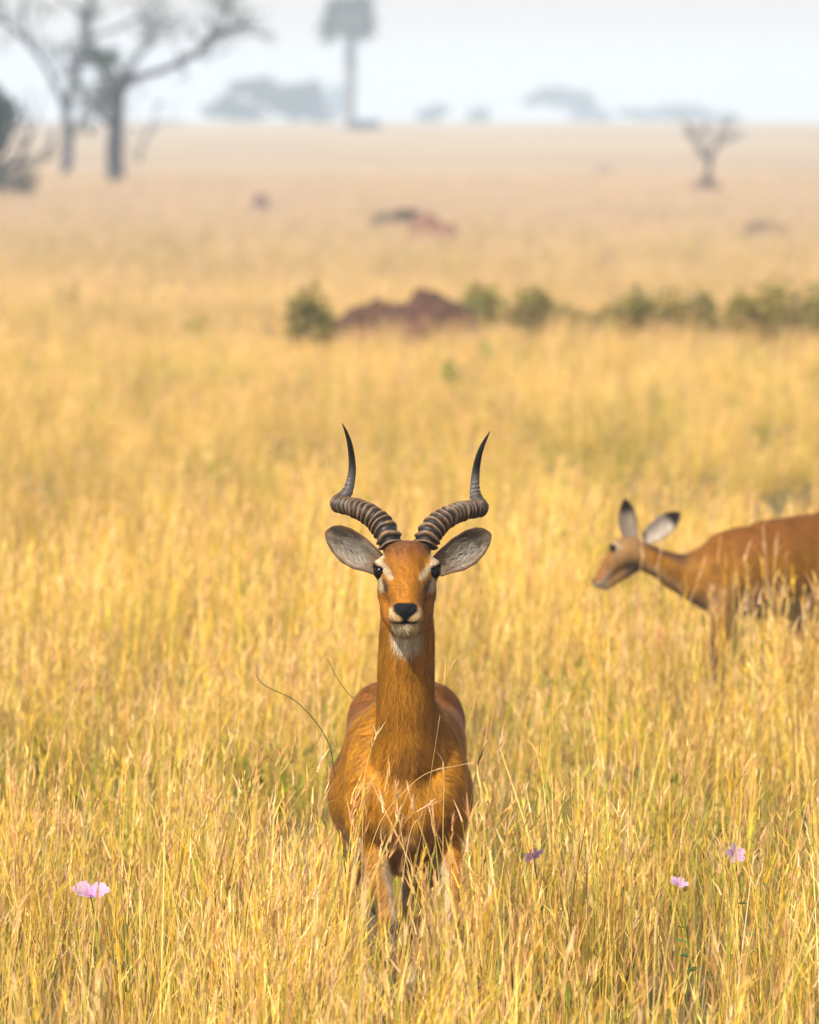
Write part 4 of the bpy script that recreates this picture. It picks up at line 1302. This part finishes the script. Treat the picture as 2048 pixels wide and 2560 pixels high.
def build_trees():
    WOODL = [(.05, .06, .04), (.07, .07, .05), (.06, .075, .05)]
    bare_tree('bare slender tree forking into two tall limbs, beside a thicker trunk', (166, 432),
              [([(166, 440, 0), (168, 395, 0), (172, 350, .2), (166, 315, 0), (168, 270, 0), (178, 215, 0), (195, 160, 0), (215, 105, 0), (224, 50, 0), (226, -20, 0), (232, -90, 0)], 30, 14),
               ([(168, 300, 0), (150, 240, .5), (120, 175, 1), (85, 125, 1.5), (50, 85, 1.5), (10, 55, 2), (-50, 30, 2)], 16, 10),
               ([(85, 125, 1.5), (60, 70, 1), (55, 10, .5), (70, -60, 0)], 10, 6),
               ([(215, 110, 0), (245, 85, -1), (290, 72, -1), (340, 45, -2), (385, 20, -2), (420, -20, -2)], 13, 6),
               ([(222, 60, 0), (190, 20, 1), (150, -10, 1), (110, -50, 1)], 12, 6),
               ([(172, 350, 0), (190, 320, .5), (215, 270, 1), (238, 230, 1)], 12, 5)],
              51, [(40, 40, 0, 60, 28, 110), (120, 20, 0, 60, 26, 90), (230, 10, 0, 40, 50, 120), (330, 5, 0, 70, 25, 80)], 8, 1.4, WOODL)
    bare_tree('thick-trunked bare tree with one long limb reaching far sideways', (292, 455),
              [([(292, 462, 0), (288, 420, 0), (286, 370, 0), (290, 320, 0), (292, 270, 0), (300, 215, 0)], 48, 30),
               ([(296, 240, 0), (320, 205, 0), (350, 190, -.5), (400, 178, -1), (450, 155, -1), (500, 128, -1.5), (540, 95, -2), (580, 68, -2), (640, 60, -2)], 24, 12),
               ([(300, 225, 0), (275, 190, .5), (250, 165, 1), (222, 145, 1), (205, 110, 1)], 20, 9),
               ([(540, 95, -2), (560, 50, -2), (575, 0, -2), (600, -40, -2)], 10, 5),
               ([(305, 215, 0), (330, 160, 1), (370, 110, 1), (400, 60, 1)], 12, 5),
               ([(300, 250, 0), (275, 225, -.4), (255, 240, -.8), (245, 265, -1)], 14, 6)],
              52, [(262, 148, 0, 42, 22, 420), (232, 128, 0, 24, 16, 160), (600, 30, -2, 60, 28, 80), (560, -5, -2, 50, 24, 60), (322, 200, 0, 36, 24, 80)], 8, 1.2, [(.04, .065, .035), (.05, .07, .04)])
    bare_tree('slender leaning bare sapling behind the thick-trunked tree', (345, 405),
              [([(345, 410, 0), (352, 375, 0), (368, 335, 0), (385, 295, 0), (398, 255, 0)], 11, 5),
               ([(372, 328, 0), (400, 310, 0), (425, 300, 0)], 7, 4)], 53, [(385, 310, 0, 40, 30, 12)], 2, .5, WOODL, 'sapling')
    # evergreen at the border of the view
    rg = np.random.default_rng(54)
    b = on_ground(-70, 488); Y = b[1]; s = Y / FPX
    root = add('tree', None, None, loc=b, label='dense dark evergreen tree with foliage down to the ground', cat='tree')
    tr = []
    for k in range(5): twigs(rg, (rg.normal(0, .1), rg.normal(0, .1), -.05), np.array([rg.normal(0, .35), rg.normal(0, .35), 1]), 2.2, .11, 2, tr)
    add('trunk', wood_mesh('trunk', tr, np.zeros(3)), M_WOOD, root)
    cl = []
    for (x, y, rx, rz, n) in [(-60, 265, 85, 75, 1600), (-15, 285, 62, 60, 900), (-110, 300, 90, 90, 1400), (-70, 350, 80, 60, 1000), (-20, 350, 42, 50, 400), (-130, 240, 80, 60, 800)]:
        cl.append((P(x, y, Y) - b, (rx * s, rx * s, rz * s), n))
    V, F, C = leaf_cloud(rg, cl, .11, DARKG)
    add('crown', new_mesh('crown', V, F, C), M_LEAF, root)
    shrub(10, 490, 170, 105, 'grey-brown thicket at the foot of the evergreen tree', 55, [(.08, .075, .06), (.06, .07, .05), (.10, .09, .08)], 2200, .07, lumps=8)
    shrub(-60, 492, 150, 120, 'grey-green thicket on the outer side of the evergreen tree', 56, [(.06, .07, .05), (.05, .065, .045)], 1600, .07, lumps=7)
    # far groves in the haze
    FG = 'far trees on the skyline'
    canopy_tree('broad round-topped tree, left of two merging crowns on the skyline', 640, 306, 1500, [(630, 228, 55, 27, 900), (580, 262, 45, 24, 600), (610, 285, 70, 16, 500)], 61, .7, .5, FG)
    canopy_tree('broad round-topped tree, nearer the palm of two merging crowns', 735, 306, 1520, [(725, 226, 50, 28, 900), (775, 258, 42, 28, 700), (690, 255, 40, 24, 500), (770, 285, 60, 14, 400)], 62, .7, .5, FG)
    canopy_tree('very faint tree crown directly behind the palm trunk', 850, 304, 2300, [(840, 232, 32, 18, 500), (845, 262, 30, 20, 300)], 63, .8, .6, FG)
    canopy_tree('low wide tree on the skyline just past the palm', 1085, 304, 1900, [(1085, 282, 42, 17, 700)], 64, .6, .5, FG)
    canopy_tree('small low tree in the gap between two skyline crowns', 1205, 304, 1900, [(1205, 287, 30, 12, 400)], 65, .6, .5, FG)
    canopy_tree('flat-topped umbrella tree arching over a pale gap on the skyline', 1440, 304, 2050, [(1350, 240, 42, 19, 700), (1415, 238, 45, 18, 700), (1465, 262, 36, 20, 500), (1490, 286, 30, 14, 300)], 66, .8, .6, FG)
    canopy_tree('long low line of trees tapering off along the skyline', 1660, 306, 2100, [(1590, 282, 48, 13, 500), (1670, 276, 55, 15, 700), (1735, 276, 45, 14, 600), (1800, 292, 55, 9, 300)], 67, .8, .6, FG)
    palm('tall palm with a round crown of fan leaves on a bare trunk', 876, 318, 1000, 52, 186, 26, 71)
    shrub(910, 324, 84, 30, 'dark low bush at the foot of the palm', 72, DARKG, 700, .3)
    # bare little tree out on the plain
    bare_tree('small bare tree with upswept branches standing on a low dark base', (1770, 462),
              [([(1770, 466, 0), (1768, 440, 0), (1774, 415, 0), (1772, 395, 0)], 16, 12),
               ([(1772, 400, 0), (1750, 372, 0), (1730, 345, 0), (1722, 310, 0)], 11, 5),
               ([(1773, 398, 0), (1790, 365, 0), (1800, 335, .2), (1815, 305, 0)], 11, 5),
               ([(1790, 365, 0), (1815, 350, 0), (1840, 335, 0)], 7, 4),
               ([(1750, 372, 0), (1765, 345, 0), (1770, 315, 0)], 7, 4)], 81, [(1735, 330, 0, 26, 30, 30), (1795, 350, 0, 30, 26, 30)], 3, .36, [(.16, .15, .13)])
    shrub(1762, 472, 80, 42, 'dark scrub at the foot of the small bare tree', 82, [(.07, .06, .06), (.06, .06, .05)], 600, .06)

# ------------------------------------------------------------------ flowers and single stalks
def flower(px, py, Y, width_px, label, seed, tilt, npet=5, fold=0.0):
    rg = np.random.default_rng(seed)
    c = P(px, py, Y)
    b = np.array([c[0] + .02, Y + .02, 0.0])
    root = add('pink_flower', None, None, loc=b, label=label, cat='flower', group='pink flowers in the grass')
    top = c - b
    R = width_px / FPX * Y / 2
    st = catmull([(0, 0, 0), (.01, 0, top[2] * .5), top - np.array([0, 0, .004])], 10)
    V, F = tube(st, .0016, 5)
    add('stem', new_mesh('stem', V, F, np.tile([.10, .16, .03], (len(V), 1)), True), M_STALK, root)
    Rm = Matrix.Rotation(tilt[1], 3, 'Y') @ Matrix.Rotation(tilt[0], 3, 'X')
    for k in range(npet):
        a0 = 2 * math.pi * k / npet + rg.normal(0, .08)
        nu, nv = 7, 9
        V = []; C = []
        for i in range(nu):
            u = i / (nu - 1)
            for j in range(nv):
                v = j / (nv - 1) * 2 - 1
                w = .62 * math.sin(math.pi * (u ** .75) * .62) * (1 + .0 * v)
                rr = R * (u * (1 - .10 * v * v))
                a = a0 + v * w * (.85 if u > 0 else 0) / max(u, .25) * .80
                zz = R * (.55 * u ** .7 - fold * u * u) + .05 * R * math.sin(v * 9 + k) * u
                p = Vector((rr * math.cos(a), rr * math.sin(a), zz - .2 * R))
                V.append(np.array(Rm @ p) + top)
                base = np.array([.42, .20, .44]) * (1 - u) + np.array([.52, .40, .54]) * u
                vein = .82 if abs(math.sin(v * 7 + k)) < .25 else 1.0
                C.append(np.clip(base * np.array([1, vein, 1]) * rg.uniform(.94, 1.04), 0, .85))
        F = [(i * nv + j, i * nv + j + 1, (i + 1) * nv + j + 1, (i + 1) * nv + j) for i in range(nu - 1) for j in range(nv - 1)]
        add('petal', new_mesh('petal', V, F, np.array(C), True), M_PETAL, root)
    V, F = sphere((0, 0, 0), R * .10, 8, 6)
    V = np.array([np.array(Rm @ Vector((0, 0, -.08 * R))) + top + v for v in V])
    add('flower_centre', new_mesh('flower_centre', V, F, np.tile([.28, .08, .26], (len(V), 1)), True), M_PETAL, root)
    for k in range(6):
        t = rg.uniform(.25, .75); q = st[int(t * 9)]
        a = rg.uniform(0, 6.283); L = rg.uniform(.035, .06)
        d = np.array([math.cos(a), math.sin(a), .25]); s = np.array([-d[1], d[0], 0])
        V = [q, q + d * L * .35 + s * L * .3, q + d * L * .75 + s * L * .24, q + d * L, q + d * L * .75 - s * L * .24, q + d * L * .35 - s * L * .3]
        add('leaf', new_mesh('leaf', V, [(0, 1, 2, 5), (2, 3, 4, 5)], np.tile([.06, .13, .025], (6, 1))), M_LEAF, root)

def stalk(pts_px, w_mm, col, label, head=None, seed=0, headcol=(.62, .42, .28), group='single stalks standing out by the buck'):
    """one stem that stands out: pixel polyline with its distance, down to the ground"""
    rg = np.random.default_rng(seed)
    q = np.array([P(a, b, Y) for a, b, Y in pts_px])
    g = np.array([q[0][0] + np.clip((q[0][0] - q[1][0]) / max(q[1][2] - q[0][2], .01), -.6, .6) * q[0][2] * .5, q[0][1], 0.0])
    b = g.copy()
    pts = catmull(np.vstack([g, g * .66 + q[0] * .34, g * .33 + q[0] * .67, q]), 26) - b
    V, F = tube(pts, np.linspace(w_mm, w_mm * .55, 26) / 2000, 5)
    root = add('grass_stalk', None, None, loc=b, label=label, cat='grass stalk', group=group)
    add('stem', new_mesh('stem', V, F, np.tile(col, (len(V), 1)), True), M_STALK, root)
    if head:
        rb = RB(); n = head
        d = pts[-1] - pts[-3]; d /= np.linalg.norm(d)
        t = rg.random(n) ** 1.3
        base = pts[-1][None] - d[None] * (t * .11)[:, None]
        V, F, C, _ = ribbons(base, rg.random(n) * 6.283, rg.uniform(.02, .05, n), rg.uniform(.1, .6, n), rg.normal(0, .25, n), rg.uniform(.003, .006, n), 2,
                             np.array(headcol) * rg.uniform(.85, 1.2, (n, 1)), .12, up0=np.tile(d, (n, 1)), rg=rg)
        rb.add(V, F, C)
        add('seed_head', rb.mesh('seed_head'), M_STALK, root)

def build_details():
    flower(227, 2238, 25.3, 98, 'largest pink flower, wide open, standing apart from the other three', 91, (.36, .05), 6, .0)
    flower(1335, 2142, 25.45, 58, 'pale pink flower nearest the buck on its open-grass side', 92, (.45, -.45), 5, .1)
    flower(1837, 2137, 25.9, 54, 'bright lilac-pink flower turned on edge', 93, (1.0, .75), 5, .0)
    flower(1697, 2210, 25.5, 50, 'pale small pink flower half hidden between grass stems', 94, (.45, .3), 5, .1)
    dk = (.07, .075, .022)
    stalk([(832, 1905, 25.45), (822, 1860, 25.45), (790, 1805, 25.45), (735, 1750, 25.45), (672, 1720, 25.45), (650, 1703, 25.45), (641, 1687, 25.45)], 4.0, dk,
          "dark bare stem arching outward beside the buck's flank", seed=1)
    stalk([(905, 1770, 26.2), (878, 1742, 26.2), (846, 1700, 26.2), (818, 1647, 26.2)], 3.6, dk, "short dark bare stem rising from behind the buck's rump", seed=2)
    st = (.60, .42, .14)
    stalk([(905, 2200, 24.6), (907, 2050, 24.6), (910, 1960, 24.6), (923, 1890, 24.6), (942, 1835, 24.6)], 3.2, st, "pale straw stalk rising over the buck's foreleg to the neck edge", 7, 3, (.66, .52, .26))
    stalk([(1055, 2290, 24.5), (1020, 2170, 24.5), (1000, 2060, 24.5), (993, 2010, 24.5), (990, 1955, 24.5)], 3.2, (.55, .46, .13), "upright stalk with pink seed head before the middle of the chest", 13, 4)
    stalk([(925, 2130, 24.55), (960, 2040, 24.55), (1010, 1980, 24.55), (1070, 1932, 24.55), (1165, 1910, 24.55)], 2.6, st, "thin straw stem bending sideways across the buck's chest", 6, 5)
    stalk([(1035, 2190, 24.6), (1062, 2040, 24.6), (1080, 1920, 24.6), (1100, 1790, 24.6)], 2.4, (.42, .28, .10), "thin brown stem slanting past the base of the buck's neck", 0, 6)
    stalk([(1108, 2180, 24.6), (1108, 2060, 24.6), (1110, 1960, 24.6), (1108, 1905, 24.6)], 3.0, st, "straight straw stalk with a slim head before the buck's shoulder", 8, 7, (.62, .50, .20))
    stalk([(1020, 2110, 24.45), (1035, 2060, 24.45), (1050, 2045, 24.45), (1062, 2020, 24.45), (1076, 2010, 24.45)], 2.8, (.6, .4, .22), "short stalk with a forked pink seed head low on the chest", 14, 8)
    stalk([(1150, 2200, 24.7), (1180, 1990, 24.7), (1195, 1910, 24.7), (1210, 1840, 24.7)], 3.0, (.14, .11, .04), "dark brown stem with dark head rising beside the buck's shoulder", 9, 9, (.16, .10, .05))
    stalk([(1130, 2230, 24.5), (1100, 2120, 24.5), (1085, 2060, 24.5), (1072, 2025, 24.5)], 2.6, (.58, .44, .12), "yellow stem leaning inward below the chest", 6, 10)
    for i, (xs, w, lb) in enumerate([
        ([(1700, 1560), (1735, 1480), (1748, 1440), (1762, 1400)], 4.0, "slanting pale stalk in front of the female's lower neck"),
        ([(1868, 1600), (1870, 1480), (1864, 1400), (1878, 1352)], 5.0, "broad pale seed stalk in front of the female's shoulder"),
        ([(1950, 1620), (1925, 1540), (1918, 1440), (1908, 1318)], 4.5, "tall pale stalk reaching above the female's back"),
        ([(1990, 1640), (1955, 1560), (1935, 1470), (1942, 1345)], 4.5, "tall pink-headed stalk next to the tallest one before the female's flank"),
        ([(1775, 1640), (1776, 1560), (1780, 1500), (1779, 1468)], 5.0, "short upright pale stalk below the female's chest"),
        ([(1820, 1660), (1835, 1560), (1860, 1500), (1862, 1478)], 5.0, "leaning pale stalk beside the female's foreleg"),
        ([(1640, 1560), (1646, 1460), (1648, 1400), (1656, 1368)], 3.6, "thin pale stalk crossing the female's neck behind the jaw"),
        ([(1603, 1500), (1603, 1430), (1606, 1370), (1604, 1340)], 3.6, "thin pale stalk crossing the female's cheek below the ears")]):
        stalk([(a, b, 36.4 - .15 * (i % 3)) for a, b in xs], w, (.66, .46, .22), lb, 9, 40 + i, (.70, .48, .30), "stalks standing before the female")
    stalk([(148, 2050, 28.0), (152, 1900, 28.0), (168, 1800, 28.0), (198, 1722, 28.0)], 3.2, (.55, .38, .18), "tall straw stalk with a drooping head far out in open grass", 8, 11, (.52, .36, .22))

build_midground()
build_trees()
build_grass()
build_buck()
build_doe()
build_details()
